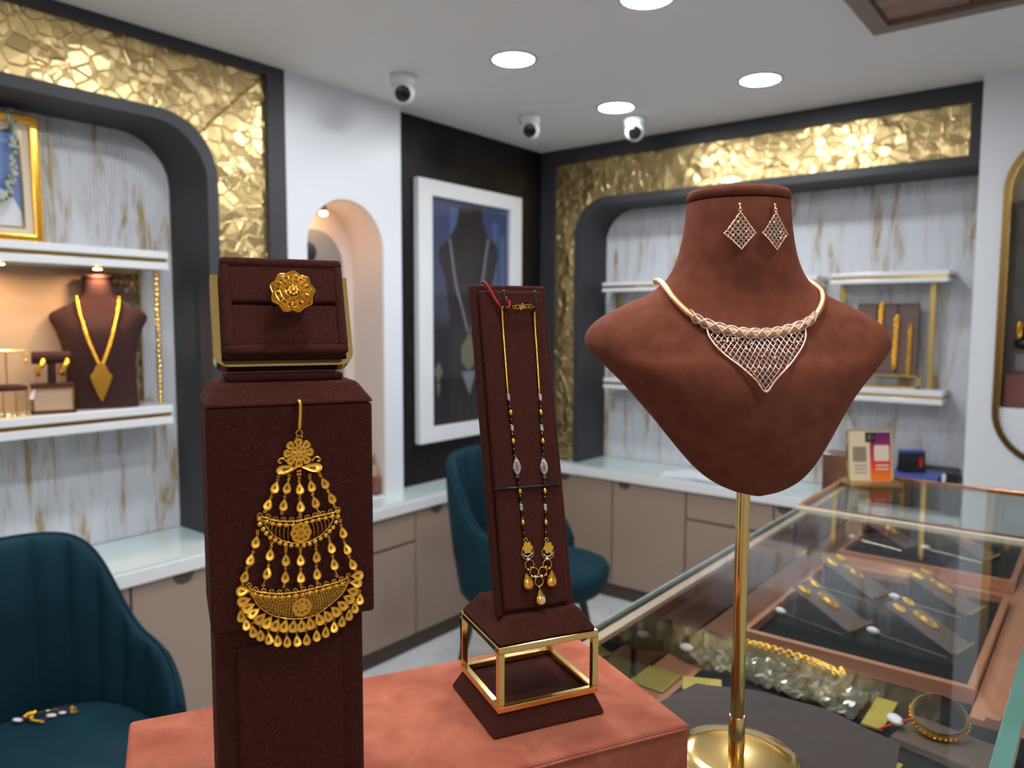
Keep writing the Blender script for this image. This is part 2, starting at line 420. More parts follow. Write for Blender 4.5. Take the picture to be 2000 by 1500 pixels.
obj('gold_panel', facets(G(), [(Y0 + .075, 2.413), (-.25 + .0615, 2.20 - .0615)] + arc(-.25 + .21, 2.20 - .21, .21, 135, 90, 6) + mit + [(1.733, 2.413)], LW, -2.556, .048, .0042, rnd), 'hammer', t)
obj('gold_panel', facets(G(), [(1.736, 2.41), (1.514 - .0595, 2.20 - .0615)] + arc(1.514 - .21, 2.20 - .21, .21, 43, 0, 6) + [(1.516, .714), (1.736, .714)], LW, -2.556, .048, .0042, rnd), 'hammer', t)
obj('gold_panel', facets(G(), [(Y0 + .072, 2.41), (Y0 + .072, .714), (-.252, .714)] + arc(-.25 + .21, 2.20 - .21, .21, 180, 137, 6), LW, -2.556, .045, .0075, rnd), 'hammer', t)
obj('mitre_strip', G().tube([(-2.548, 1.733, 2.410), (-2.548, 1.456, 2.142)], .0035, 6), 'brass', t)
def fluted(a0, a1, z0, z1, d, sgn, mp, pitch=.0125, amp=.0035):
    rows = [[], []]; n = int((a1 - a0) / pitch) * 6
    for i in range(n + 1):
        a = a0 + (a1 - a0) * i / n; h = d + sgn * amp * abs(math.sin(PI * (a - a0) / pitch))
        rows[0].append(mp(a, z0, h)); rows[1].append(mp(a, z1, h))
    return G().grid(rows)
obj('fluted_back', fluted(-.23, 1.49, .712, 2.18, -2.779, 1, LW), 'marble', t, 60)

def wall_shelf(mp, a0, a1, z0, z1, d0, d1, label, name='wall_shelf'):
    p = mp((a0 + a1) / 2, z0, (d0 + d1) / 2)
    t = thing(name, label, 'shelf', p, 0, 'white wall shelves')
    h = (z1 - z0 - .014) / 2; s = 1 if d1 > d0 else -1
    def bx(b0, b1, e0, e1): 
        p, q = mp(a0 + e0, b0, d0), mp(a1 - e0, b1, d1 - s * e1); return G().box([min(x, y) for x, y in zip(p, q)], [max(x, y) for x, y in zip(p, q)])
    obj('slab', bx(z1 - h, z1, 0, 0), 'white', t, bevel=.002)
    obj('slab', bx(z0, z0 + h, 0, 0), 'white', t, bevel=.002)
    obj('brass_strip', bx(z0 + h, z1 - h, .006, .006), 'brass', t)
    return t
wall_shelf(LW, -.205, 1.36, 1.672, 1.735, -2.774, -2.585, 'upper white shelf with brass strip in the left niche, carrying the framed picture')
wall_shelf(LW, -.205, 1.36, 1.137, 1.203, -2.774, -2.585, 'lower white shelf with brass strip in the left niche, carrying the necklace bust')
t = thing('alcove_panel', 'beige lit back panel between the shelves of the left niche', 'panel', (-2.765, .5, 1.204))
obj('board', G().box((-2.7735, -.2, 1.2035), (-2.762, 1.215, 1.6715)), 'beige', t)
t = thing('lattice_screen', 'pierced brass lattice screen behind the left necklace bust', 'screen', (-2.762, 1.29, 1.2035))
obj('frame', G().plate([(1.217, 1.2035), (1.345, 1.2035), (1.345, 1.6715), (1.217, 1.6715)], [[(1.224, 1.21), (1.338, 1.21), (1.338, 1.665), (1.224, 1.665)]], LW, -2.772, -2.760), 'brass_dull', t)
g = G()
for i in range(8):
    for j in range(3):
        c = Vector((-2.766, 1.243 + j * .038, 1.238 + i * .057))
        for k in range(6):
            a = k * PI / 3 + .3
            g.tube([c, c + Vector((0, math.cos(a) * .021, math.sin(a) * .030))], .0028, 4)
        g.ring(c, .017, .0026, 12, 4, (0, 1, 0), (0, 0, 1), 1.4)
obj('fretwork', g, 'brass_dull', t)
g = G()
for i in range(26): g.ball((-2.616, 1.330, 1.212 + i * .0178), .0105, 8, 6, (1, 1, .95))
solo('beaded_post', g, 'brass', 'slim beaded brass post at the right end of the left shelf', 'post', 180)

# ---- framed portrait with a garland, on the upper shelf
t = thing('picture_frame', 'gold framed picture with cream mount standing on the upper left shelf', 'picture', (-2.71, .78, 1.736))
T = Matrix.Translation((-2.70, .78, 1.737)) @ Matrix.Rotation(R(-2), 4, 'Y') @ Matrix(((0, 0, 1, 0), (1, 0, 0, 0), (0, 1, 0, 0), (0, 0, 0, 1)))
ID = lambda a, b, d: (a, b, d)
hw, hh = .232, .398
obj('frame', G(T).plate([(-hw, 0), (hw, 0), (hw, hh), (-hw, hh)], [[(-hw + .028, .028), (hw - .028, .028), (hw - .028, hh - .028), (-hw + .028, hh - .028)]], ID, -.012, .014), 'gold', t, bevel=.005, seg=3)
g = G(T)
for k in range(60): g.ball((hw - .006, .006 + k * (hh - .012) / 59, .013), .0045, 6, 4)
for k in range(60): g.ball((-hw + .006 + k * (2 * hw - .012) / 59, .006, .013), .0045, 6, 4); g.ball((-hw + .006 + k * (2 * hw - .012) / 59, hh - .006, .013), .0045, 6, 4)
obj('beading', g, 'gold', t, 180)
obj('mount', G(T).plate([(-hw + .028, .028), (hw - .028, .028), (hw - .028, hh - .028), (-hw + .028, hh - .028)], [[(-hw + .052, .048), (hw - .052, .048), (hw - .052, hh - .052), (-hw + .052, hh - .052)]], ID, -.008, .002), 'mount', t)
obj('slip', G(T).plate([(-hw + .051, .047), (hw - .051, .047), (hw - .051, hh - .051), (-hw + .051, hh - .051)], [[(-hw + .055, .051), (hw - .055, .051), (hw - .055, hh - .055), (-hw + .055, hh - .055)]], ID, -.006, .004), 'brass', t)
pr = obj('print', G(T).box((-hw + .05, .046, -.010), (hw - .05, hh - .05, -.007)), 'sky', t)
obj('printed_garment', G(T).plate([(-hw + .055, .05), (hw - .055, .05), (hw - .058, .10), (hw - .085, .155), (.04, .19), (-.04, .19), (-.12, .15), (-hw + .058, .09)], [], ID, -.0068, -.0062), 'garment', pr)
obj('printed_head', G(T).plate(arc(0, .245, .062, 0, 350, 20), [], ID, -.0068, -.0064), 'skin', pr)
obj('printed_hair', G(T).plate(arc(0, .262, .070, -10, 190, 16) + arc(0, .262, .054, 190, -10, 16), [], ID, -.0062, -.0058), 'garment', pr)
t = thing('garland', 'pale flower garland hung over the gold framed picture', 'garland', (-2.69, .96, 1.85))
g = G(T); g2 = G(T); rr = random.Random(5)
pp = path([(.150, hh + .004, .010), (.158, hh - .06, .020), (.152, .24, .018), (.135, .16, .018), (.10, .10, .018), (.03, .07, .018)], 9)
for p in pp:
    for k in range(3):
        q = p + Vector((rr.uniform(-.009, .009), rr.uniform(-.009, .009), rr.uniform(-.003, .006)))
        (g if k else g2).ball(q, rr.uniform(.004, .0075), 6, 4)
obj('blossoms', g, 'flower', t); obj('leaves', g2, 'leaf', t)

# ---- loft used by every bust: levels (z, half width, edge depth, back depth, front depth)
def loft(levels, n=28, p=2.3, xc=0.):
    rows = []
    for z, wd, dc, db, df in levels:
        row = []
        for j in range(n):
            a = 2 * PI * j / n; c, s_ = math.cos(a), math.sin(a)
            x = wd * math.copysign(abs(c) ** (2 / p), c); q = abs(s_) ** (2 / p)
            row.append((xc + x, -(dc + (df - dc) * q) if s_ > 0 else -(dc + (db - dc) * q), z))
        rows.append(row + row[:1])
    return rows
def loft_g(T, levels, n=28, p=2.3):
    g = G(T); rows = loft(levels, n, p)
    k = n; vs = [q for r in rows for q in r[:-1]]; fs = []
    for i in range(len(rows) - 1): fs += [(i * k + j, i * k + (j + 1) % k, (i + 1) * k + (j + 1) % k, (i + 1) * k + j) for j in range(k)]
    fs += [tuple(range(k))[::-1], tuple((len(rows) - 1) * k + j for j in range(k))]
    return g.add(vs, fs)
def resample(lv, step=3):
    o = path([(0, 0, 0)] * 0 + [(i, 0, 0) for i in range(len(lv))], 1)  # placeholder keeps index order
    out = []
    for i in range(len(lv) - 1):
        p0 = lv[max(i - 1, 0)]; p1 = lv[i]; p2 = lv[i + 1]; p3 = lv[min(i + 2, len(lv) - 1)]
        for j in range(step):
            t_ = j / step
            out.append(tuple(.5 * (2 * b + (c - a) * t_ + (2 * a - 5 * b + 4 * c - d) * t_ * t_ + (3 * b - a - 3 * c + d) * t_ ** 3) for a, b, c, d in zip(p0, p1, p2, p3)))
    out.append(lv[-1]); return out

# ---- necklace bust on the lower left shelf
bl = thing('necklace_bust', 'dark brown necklace bust standing on the lower left shelf', 'bust', (-2.685, 1.165, 1.2035), R(66))
T = WM[bl]
lv = resample([(0, .112, 0, -.045, .048), (.05, .108, 0, -.045, .052), (.12, .104, 0, -.042, .060), (.20, .112, 0, -.038, .070), (.26, .128, 0, -.034, .066), (.295, .145, 0, -.028, .052),
               (.315, .143, 0, -.03, .044), (.332, .118, 0, -.032, .040), (.350, .082, 0, -.036, .038), (.368, .058, 0, -.038, .038), (.395, .049, 0, -.040, .040), (.428, .046, 0, -.040, .041)])
obj('torso', loft_g(T, lv), 'dark_suede', bl, 50)
obj('cap', G(T).lathe([(.044, .429), (.047, .432), (.047, .440), (.040, .445)], 28, (0, 0, 0), .88), 'dark_suede', bl, 50)
LV_L = lv
def front_of(lv, x, z, p=2.3, off=0.):
    z = max(min(z, max(l[0] for l in lv)), min(l[0] for l in lv)); best = None
    for a, b in zip(lv[:-1], lv[1:]):
        lo, hi = (a, b) if a[0] <= b[0] else (b, a)
        if lo[0] <= z <= hi[0]:
            t_ = 0 if hi[0] == lo[0] else (z - lo[0]) / (hi[0] - lo[0])
            wd, dc, df = [lerp(lo[k], hi[k], t_) for k in (1, 2, 4)]
            u_ = min(abs(x) / wd, 1.0); d = dc + (df - dc) * max(0, 1 - u_ ** p) ** (1 / p)
            best = d if best is None else max(best, d)
    return -(best or 0) - off
n_ = thing('pendant_necklace', 'long gold bead necklace with a leaf shaped pendant on the left shelf bust', 'necklace', tuple(T @ Vector((0, -.06, .1))), R(66))
for sgn in (-1, 1):
    g = G(T); beads = G(T)
    ctrl = path([(sgn * .062, 0, .372), (sgn * .058, 0, .335), (sgn * .046, 0, .28), (sgn * .030, 0, .22), (sgn * .008, 0, .155)], 10)
    for i, p in enumerate(ctrl):
        q = (p.x, front_of(LV_L, p.x, p.z, off=.004), p.z)
        if i < 22: g.ball(q, .0062, 7, 5)
        else: beads.ball(q, .0075, 8, 6, (1, 1, .8))
    obj('chain', g, 'gold', n_, 180); obj('beads', beads, 'gold', n_, 180)
yy = front_of(LV_L, 0, .10, off=.007)
obj('pendant', G(T @ Matrix.Translation((0, yy, 0)) @ Matrix.Rotation(R(90), 4, 'X')).plate([(0, .025), (.012, .05), (.026, .085), (.034, .11), (.022, .125), (.016, .142), (0, .158), (-.016, .142), (-.022, .125), (-.034, .11), (-.026, .085), (-.012, .05)], [], ID, 0, .005), 'gold', n_, bevel=.002)

# ---- earring T stand
t = thing('earring_stand', 'brown T bar earring stand on a beige box with brass edges, lower left shelf', 'earring stand', (-2.655, 1.0, 1.2035), R(72))
T = WM[t]
obj('foot', G(T).box((-.062, -.040, 0), (.062, .040, .007)), 'dark_suede', t, bevel=.002)
obj('box', G(T).box((-.052, -.032, .007), (.052, .032, .079)), 'beige', t)
g = G(T)
for sx in (-1, 1):
    for sy in (-1, 1): g.box((sx * .056 - .002, sy * .035 - .002, .007), (sx * .056 + .002, sy * .035 + .002, .083))
for z in (.009, .081):
    for s_ in (-1, 1):
        g.box((-.057, s_ * .035 - .002, z - .002), (.057, s_ * .035 + .002, z + .002)); g.box((s_ * .056 - .002, -.036, z - .002), (s_ * .056 + .002, .036, z + .002))
obj('brass_edges', g, 'brass', t)
obj('lid', G(T).box((-.060, -.039, .0835), (.060, .039, .093)), 'dark_suede', t, bevel=.003)
obj('post', G(T).tube([(0, 0, .093), (0, 0, .160)], .012, 14), 'dark_suede', t, 40)
obj('roll', G(T).tube([(-.054, 0, .176), (.054, 0, .176)], .020, 18), 'dark_suede', t, 40)
def hoop(name, sx, label):
    h = thing(name, label, 'earring', tuple(T @ Vector((sx, -.01, .150))), R(72), 'gold hoops on the T bar stand')
    g = G(T); pts = [(sx + .010 * math.sin(a * 2), -.006 - .024 * math.sin(a), .180 - .006 - .026 * (1 - math.cos(a))) for a in [PI * i / 14 for i in range(15)]]
    g.tube([(p[0], p[1], p[2]) for p in pts], [.004 + .0055 * math.sin(PI * i / 14) for i in range(15)], 8)
    obj('hoop', g, 'gold', h, 180); return h
h1 = hoop('hoop_earring', -.033, 'left gold hoop earring of the pair, carrying a tag on a red thread')
obj('thread', G(T).tube([(-.036, -.020, .135), (-.045, -.026, .10), (-.052, -.03, .075)], .0012, 5), 'red', h1)
obj('tag', G(T).tube([(-.052, -.031, .080), (-.060, -.035, .048)], [.005, .0065], 8), 'tag', h1)
hoop('hoop_earring', .033, 'right gold hoop earring of the pair on the T bar stand')
# ---- wire stand with a hanging earring, at the left edge
t = thing('wire_stand', 'brass wire earring stand with a round brown cushion at the left edge', 'earring stand', (-2.64, .868, 1.2035), R(72))
T = WM[t]
g = G(T)
for sx in (-.048, -.012, .02, .048): g.tube([(sx, -.03 * (1 - (sx / .055) ** 2) ** .5, 0), (sx, -.03 * (1 - (sx / .055) ** 2) ** .5, .080)], .0024, 6)
g.ring((0, 0, .003), .052, .0026, 24, 6, (1, 0, 0), (0, 1, 0), .62)
obj('wire_base', g, 'brass', t, 60)
obj('cushion', G(T).lathe([(.050, .080), (.055, .086), (.052, .093), (.035, .098)], 24, (0, 0, 0), .62), 'dark_suede', t, 60)
obj('t_bar', G(T).tube([(0, 0, .096), (0, 0, .200)], .0026, 8).tube([(-.055, 0, .200), (.055, 0, .202)], .0030, 8), 'brass', t, 60)
t2 = solo('drop_earring', G(T).ring((.050, -.003, .184), .008, .0012, 12, 4, (1, 0, 0), (0, 0, 1)).ball((.050, -.003, .168), .006, 8, 6).ball((.050, -.003, .155), .0045, 8, 6), 'gold', 'small gold drop earring hanging from the brass wire stand', 'earring', 180)
# ---- puck lights under the upper shelf
for k, (y, lb) in enumerate([(1.14, 'warm puck light under the upper shelf above the necklace bust'), (.86, 'warm puck light under the upper shelf above the earring stands')]):
    t = thing('puck_light', lb, 'light', (-2.66, y, 1.664), 0, 'puck lights under the shelf')
    obj('housing', G().lathe([(.013, 0), (.019, .0005), (.019, .0075), (.013, .0075)], 20, (-2.625, y, 1.6642), 1., False), 'brass', t, 40)
    obj('lamp', G().lathe([(.0125, 0), (.0125, .002)], 20, (-2.625, y, 1.6665)), 'puck', t)

# ================================================================== PILASTER NICHE CONTENT
t = thing('studded_backboard', 'grey studded arched panel inside the white pilaster niche', 'panel', (-2.735, 2.07, .73))
pa = [(1.93, .73), (2.235, .73), (2.235, 1.74)] + arc(2.082, 1.74, .153, 0, 180, 14)[1:]
obj('board', G().plate(pa, [], LW, -2.7405, -2.722), 'grey_tuft', t, bevel=.004)
g = G()
for i in range(10):
    for j in range(4):
        g.ball((-2.7215, 1.96 + j * .075 + (i % 2) * .03, .95 + i * .09), .007, 8, 5, (.5, 1, 1))
obj('studs', g, 'grey_tuft', t, 180)
obj('round_mirror', G(Matrix.Translation((-2.718, 2.04, 1.79)) @ Matrix.Rotation(R(90), 4, 'Y')).lathe([(.044, 0), (.044, .006), (.038, .008), (.0, .008)], 28), 'black', t, 40, label='dark round porthole with a brass rim')
t = thing('niche_spotlight', 'small lit copper spotlight hanging at the top of the pilaster niche', 'light', (-2.63, 2.06, 1.93))
obj('shade', G().lathe([(.006, .075), (.010, .072), (.014, .045), (.020, .030), (.018, .028)], 20, (-2.63, 2.06, 1.925), 1., False), 'copper_metal', t, 50)
obj('bulb', G().ball((-2.63, 2.06, 1.948), .015, 14, 9, (1, 1, .7)), 'warm', t, 180)
solo('display_box', G().box((-2.655, 2.27, .7215), (-2.56, 2.385 - .08, .80)), 'mauve', 'mauve display box standing in the pilaster niche', 'box', bevel=.004)
t = thing('jewellery_box', 'small beige trinket box with a dark ornament, on the mauve box in the niche', 'box', (-2.61, 2.285, .8005))
obj('case', G().box((-2.64, 2.268, .8005), (-2.575, 2.30, .85)), 'beige', t, bevel=.003)
obj('ornament', G().lathe([(.018, 0), (.020, .012), (.012, .03), (.016, .05), (.004, .062)], 14, (-2.607, 2.283, .850)), 'brass_dull', t, 60)

# ================================================================== POSTER ON THE DARK WALL
t = thing('framed_poster', 'white framed jewellery poster on the dark wall', 'poster', (-2.595, 2.96, .91))
obj('frame', G().plate([(2.5624, .909), (3.3545, .909), (3.3545, 2.168), (2.5624, 2.168)], [[(2.657, .985), (3.256, .985), (3.256, 2.092), (2.657, 2.092)]], LW, -2.608, -2.572), 'white', t, bevel=.004)
M['poster_bg'] = mat('poster_print', (.03, .04, .10), .5)
def _poster():
    m = M['poster_bg']; N, L, b = nodes(m)
    tc = N.new('ShaderNodeTexCoord'); sx = N.new('ShaderNodeSeparateXYZ'); L.new(tc.outputs['Object'], sx.inputs[0])
    r = N.new('ShaderNodeValToRGB'); e = r.color_ramp.elements
    mr = N.new('ShaderNodeMapRange'); mr.inputs['From Min'].default_value = .07; mr.inputs['From Max'].default_value = 1.19
    e[0].position = 0; e[0].color = lin((.006, .006, .009)); e[1].position = 1; e[1].color = lin((.055, .085, .20))
    x = e.new(.42); x.color = lin((.012, .011, .018)); x = e.new(.5); x.color = lin((.075, .075, .11))
    L.new(sx.outputs['Z'], mr.inputs['Value']); L.new(mr.outputs[0], r.inputs['Fac']); L.new(r.outputs['Color'], b.inputs['Base Color'])
_poster()
M['p_bust'] = mat('poster_bust', (.030, .020, .018), .6); M['p_silver'] = mat('poster_silver', (.26, .27, .29), .5); M['p_stone'] = mat('poster_stone', (.20, .19, .11), .5)
M['p_light'] = mat('poster_light', (.10, .15, .30), .5)
pr = obj('print', G().box((-2.607, 2.655, .983), (-2.597, 3.258, 2.094)), 'poster_bg', t)
PB = [(2.871, 2.063), (3.038, 2.082), (3.054, 2.004), (3.086, 1.941), (3.16, 1.9), (3.176, 1.839), (3.127, 1.701), (3.095, 1.534), (3.087, 1.30), (3.09, .99), (2.79, .99), (2.803, 1.394), (2.796, 1.532), (2.769, 1.706), (2.72, 1.809), (2.727, 1.857), (2.798, 1.906), (2.849, 1.973)]
for y0, y1, z0, z1 in ((2.80, 2.86, 1.93, 2.06), (3.13, 3.17, 1.55, 2.02), (3.19, 3.235, 1.40, 1.95)):
    obj('printed_light', G().box((-2.597, y0, z0), (-2.5962, y1, z1)), 'p_light', pr)
obj('printed_bust', G().plate(PB, [], LW, -2.597, -2.5955), 'p_bust', pr)
g = G()
for pts in ([(2.798, 1.896), (2.841, 1.689), (2.877, 1.592), (2.93, 1.45)], [(3.094, 1.921), (3.07, 1.822), (3.046, 1.708), (2.96, 1.45)]):
    for p in path([(-2.595, a, b) for a, b in pts], 22): g.ball(p, .0085, 6, 4, (.25, 1, 1))
obj('printed_necklace', g, 'p_silver', pr)
obj('printed_pendant', G().plate([(2.945, 1.442), (2.879, 1.362), (2.884, 1.292), (2.937, 1.244), (2.991, 1.288), (2.994, 1.359)], [], LW, -2.5955, -2.5942), 'p_stone', pr)
obj('printed_fringe', G().plate([(2.883, 1.241), (2.991, 1.241), (2.944, 1.121)], [], LW, -2.5955, -2.5945), 'p_silver', pr)
obj('printed_earring', G().plate([(2.717, 1.299), (2.685, 1.252), (2.713, 1.191), (2.745, 1.248)], [], LW, -2.597, -2.5955).plate([(2.70, 1.19), (2.73, 1.19), (2.715, 1.12)], [], LW, -2.597, -2.5955), 'p_stone', pr)
obj('glazing', G().box((-2.588, 2.66, .988), (-2.585, 3.253, 2.089)), 'poster_glass', t)

# ================================================================== BACK DISPLAY NICHE
t = thing('display_niche', 'charcoal framed wall display niche with long hammered brass band on the back wall', 'display niche', (-1.5, 3.7, .712))
XL, XR = -2.607, -.4455
obj('outer_frame', G().plate([(XL, .712), (XL, ZT - .001), (XR, ZT - .001), (XR, 2.165), (-.494, 2.165), (-.494, 2.374), (-2.508, 2.374), (-2.508, .712)], [], BW, 3.84, 3.575), 'grey', t)
ao = [(-2.364, .712)] + arc(-2.364 + .20, 2.163 - .20, .20, 180, 90, 12) + [(XR - .001, 2.163)]
ai = [(-2.322, .712)] + arc(-2.322 + .18, 2.125 - .18, .18, 180, 90, 12) + [(XR - .001, 2.125)]
obj('arch_frame', G().plate(ao + ai[::-1], [], BW, 3.83, 3.555), 'grey', t, 30)
m0 = arc(-2.364 + .20, 2.163 - .20, .20, 135, 90, 6)
obj('gold_panel', facets(G(), [(-2.508, 2.375)] + m0 + [(-.493, 2.165), (-.493, 2.375)], BW, 3.592, .048, .0042, rnd), 'hammer', t)
obj('gold_panel', facets(G(), [(-2.509, 2.373), (-2.509, .714), (-2.366, .714)] + arc(-2.364 + .20, 2.163 - .20, .20, 180, 137, 6), BW, 3.592, .048, .0042, rnd), 'hammer', t)
obj('mitre_strip', G().tube([(-2.506, 3.588, 2.372), (-2.31, 3.588, 2.108)], .003, 6), 'brass_dull', t)
obj('fluted_back', fluted(-2.335, -.446, .712, 2.15, 3.829, -1, BW), 'marble', t, 60)
wall_shelf(BW, -2.245, -1.09, 1.663, 1.714, 3.824, 3.66, 'upper white shelf in the back niche behind the large bust, at its left')
wall_shelf(BW, -2.230, -1.09, 1.128, 1.186, 3.824, 3.66, 'lower white shelf in the back niche behind the large bust, at its left')
wall_shelf(BW, -1.031, -.555, 1.672, 1.720, 3.824, 3.66, 'short upper white shelf above the three gold bracelets')
wall_shelf(BW, -1.031, -.557, 1.148, 1.208, 3.824, 3.66, 'short lower white shelf under the three gold bracelets')
for x, z0, z1, lb in ((-2.205, 1.1865, 1.6625, 'slim brass post between the left shelves of the back niche'), (-1.004, 1.2085, 1.6715, 'slim brass post left of the three gold bracelets'), (-.628, 1.2085, 1.6715, 'slim brass post right of the three gold bracelets')):
    solo('brass_post', G().box((x - .012, 3.765, z0), (x + .012, 3.785, z1)), 'brass_dull', lb, 'post', bevel=.002, group='brass posts of the back niche')
t = thing('bracelet_board', 'dark brown bracelet board on a brass stand, back niche', 'display board', (-.80, 3.76, 1.2085))
obj('board', G().box((-.930, 3.745, 1.268), (-.675, 3.765, 1.584)), 'card_brown', t, bevel=.004)
for x in (-.845, -.76): obj('groove', G().box((x - .003, 3.7435, 1.275), (x + .003, 3.746, 1.578)), 'dark_suede', t)
g = G()
for z in (1.2125, 1.264): g.box((-.932, 3.715, z - .004), (-.662, 3.723, z + .004)); g.box((-.932, 3.775, z - .004), (-.662, 3.783, z + .004))
for x in (-.928, -.666):
    g.box((x - .004, 3.715, 1.2086), (x + .004, 3.723, 1.268)); g.box((x - .004, 3.775, 1.2086), (x + .004, 3.783, 1.268)); g.box((x - .004, 3.723, 1.260), (x + .004, 3.775, 1.268))
obj('brass_stand', g, 'brass', t)
for k, (x0, z0, x1, z1, r, lb) in enumerate([(-.828, 1.579, -.833, 1.395, .011, 'leftmost gold link bracelet on the brown board'), (-.763, 1.522, -.768, 1.304, .012, 'middle gold link bracelet on the brown board'), (-.708, 1.488, -.709, 1.279, .009, 'rightmost thin gold link bracelet on the brown board')]):
    g = G(); n = 17
    for i in range(n):
        g.ring((lerp(x0, x1, i / (n - 1)), 3.738 + (.002 if i % 2 else -.002), lerp(z0, z1, i / (n - 1))), r * .72, r * .34, 12, 6, (1, .35 * (1 if i % 2 else -1), 0), (0, 0, 1), 1.1)
    solo('gold_bracelet', g, 'gold', lb, 'bracelet', 180, group='gold bracelets on the brown board')

# ---- capsule niche in the right pilaster
t = thing('niche_trim', 'brass capsule shaped trim framing the niche in the right white pilaster', 'trim', (CX, 3.5, .95))
cp = lambda r: arc(CX, 2.0, r, 0, 180, 20) + arc(CX, 1.16, r, 180, 360, 20)
obj('ring', G().plate(cp(CR + .022), [cp(CR)], BW, 3.502, 3.488), 'bronze', t, 40)
obj('reveal', G().plate(cap[2:] + [(CX - CR, 1.172), (CX - CR + .003, 1.172)] + [(CX - CR + .003, 2.0)] + arc(CX, 2.0, CR - .003, 180, 0, 20) + [(CX + CR - .003, 1.172), (CX + CR, 1.172)], [], BW, 3.72, 3.50), 'brass', t, 40)
t = thing('tufted_board', 'grey diamond tufted display board inside the capsule niche', 'display board', (CX, 3.68, 1.172))
rows = []
for i in range(41):
    row = []
    for j in range(21):
        x = -.322 + .345 * j / 20; z = 1.172 + .81 * i / 40
        k = abs(math.sin(PI * (x * 9 + z * 6))) * abs(math.sin(PI * (x * 9 - z * 6)))
        row.append((x, 3.676 - .016 * k ** .5, z))
    rows.append(row)
obj('cushion', G().grid(rows), 'grey_tuft', t, 180)
obj('board', G().box((-.324, 3.678, 1.172), (.026, 3.70, 1.985)), 'grey_tuft', t)
solo('maroon_box', G().box((-.325, 3.525, 1.1705), (-.10, 3.62, 1.30)), 'mauve', 'maroon suede box at the foot of the capsule niche', 'box', bevel=.004)
t = thing('ring_display', 'small framed grey display block on the maroon box', 'display block', (-.25, 3.56, 1.3005))
obj('frame', G().plate([(-.312, 1.301), (-.19, 1.301), (-.19, 1.395), (-.312, 1.395)], [[(-.304, 1.309), (-.198, 1.309), (-.198, 1.387), (-.304, 1.387)]], BW, 3.60, 3.55), 'card_brown', t)
obj('pad', G().box((-.304, 3.565, 1.309), (-.198, 3.598, 1.387)), 'grey_tuft', t, bevel=.004)
t = thing('bangle_cushion', 'black cushion holding a gold bangle in the capsule niche', 'cushion', (-.26, 3.58, 1.3955))
obj('pillow', G(Matrix.Translation((-.262, 3.578, 1.4205))).ball((0, 0, 0), .03, 16, 10, (1.5, .7, .83)), 'black', t, 180)
obj('stem', G().tube([(-.262, 3.578, 1.430), (-.262, 3.578, 1.485)], .02, 12), 'black', t, 40)
solo('gold_bangle', G().ring((-.288, 3.552, 1.472), .016, .0055, 20, 8, (.3, .3, 0), (0, 0, 1), 2.0), 'gold', 'gold bangle on the black cushion in the capsule niche', 'bangle', 180)

# ================================================================== COUNTERS
t = thing('worktop', 'white L shaped worktop along the left and back walls', 'worktop', (-2.5, 3.4, .655))
obj('slab', G().plate([(-2.79, -.55), (-2.404, -.55), (-2.404, 3.482), (-.446, 3.482), (-.446, 3.845), (-2.607, 3.845), (-2.607, 2.421), (-2.79, 2.421)][::-1], [], lambda a, b, d: (a, b, d), .655, .702), 'white', t, bevel=.003)
solo('glass_sheet', G().box((-2.776, -.5, .7025), (-2.412, 2.44, .7105)), 'glass_sheet', 'frosted glass sheet on the worktop under the left niche', 'glass sheet', bevel=.001)
solo('glass_sheet', G().box((-2.605, 2.445, .7025), (-2.412, 3.44, .7105)), 'glass_sheet', 'frosted glass sheet on the worktop below the framed poster', 'glass sheet', bevel=.001)
solo('glass_sheet', G().box((-2.40, 3.492, .7025), (-.448, 3.825, .7105)), 'glass_sheet', 'frosted glass sheet on the worktop of the back niche', 'glass sheet', bevel=.001)
def cabinet(mp, a0, a1, dback, dface, z1, drawer, label):
    s = 1 if dface > dback else -1
    def bx(p0, p1):
        p, q = mp(*p0), mp(*p1); return G().box([min(x, y) for x, y in zip(p, q)], [max(x, y) for x, y in zip(p, q)])
    t = thing('base_cabinet', label, 'cabinet', mp((a0 + a1) / 2, 0, dback), 0, 'taupe base cabinets')
    obj('body', bx((a0 + .001, .08, dback), (a1 - .001, z1, dface - s * .019)), 'taupe', t)
    obj('plinth', bx((a0 + .001, .0005, dback), (a1 - .001, .08, dface - s * .03)), 'taupe_dark', t)
    fr = [('door', .085, z1 - .004)] if not drawer else [('door', .085, .505), ('drawer', .517, z1 - .004)]
    for nm, b0, b1 in fr:
        d = obj(nm, bx((a0 + .004, b0, dface - s * .019), (a1 - .004, b1, dface)), 'taupe', t, bevel=.0015)
        if nm == 'door' and not drawer:
            c = (a0 + a1) / 2 - .14
            obj('finger_pull', G().plate(arc(c, b1, .038, 180, 360, 12), [], mp, dface - s * .003, dface + s * .0008), 'taupe_dark', d)
ys = [-.5, .05, .58, 1.112, 1.745, 2.378, 2.93, 3.478]
for i in range(7):
    lb = ['taupe cabinet at the far left end, out of the picture', 'taupe cabinet under the left niche, hidden by the near chair', 'taupe cabinet just behind the near teal chair', 'taupe cabinet right of the near chair, under the left niche', 'taupe cabinet with a drawer under the white pilaster', 'taupe cabinet under the framed poster', 'corner taupe cabinet behind the far teal chair'][i]
    cabinet(LW, ys[i], ys[i + 1], -2.60 if ys[i] > 2.3 else -2.535 if ys[i] > 1.7 else -2.78, -2.420, .654, i == 4, lb)
xs = [-2.41, -2.068, -1.642, -1.20, -.82, -.45]
for i in range(5):
    lb = ['narrow taupe cabinet at the left end of the back wall', 'plain taupe cabinet seen between the necklace stand and the brass pole', 'taupe cabinet with a drawer behind the brass pole', 'back wall taupe cabinet hidden by the glass showcase', 'back wall taupe cabinet next to the right pilaster'][i]
    cabinet(BW, xs[i], xs[i + 1], 3.83, 3.50, .654, i == 2, lb)
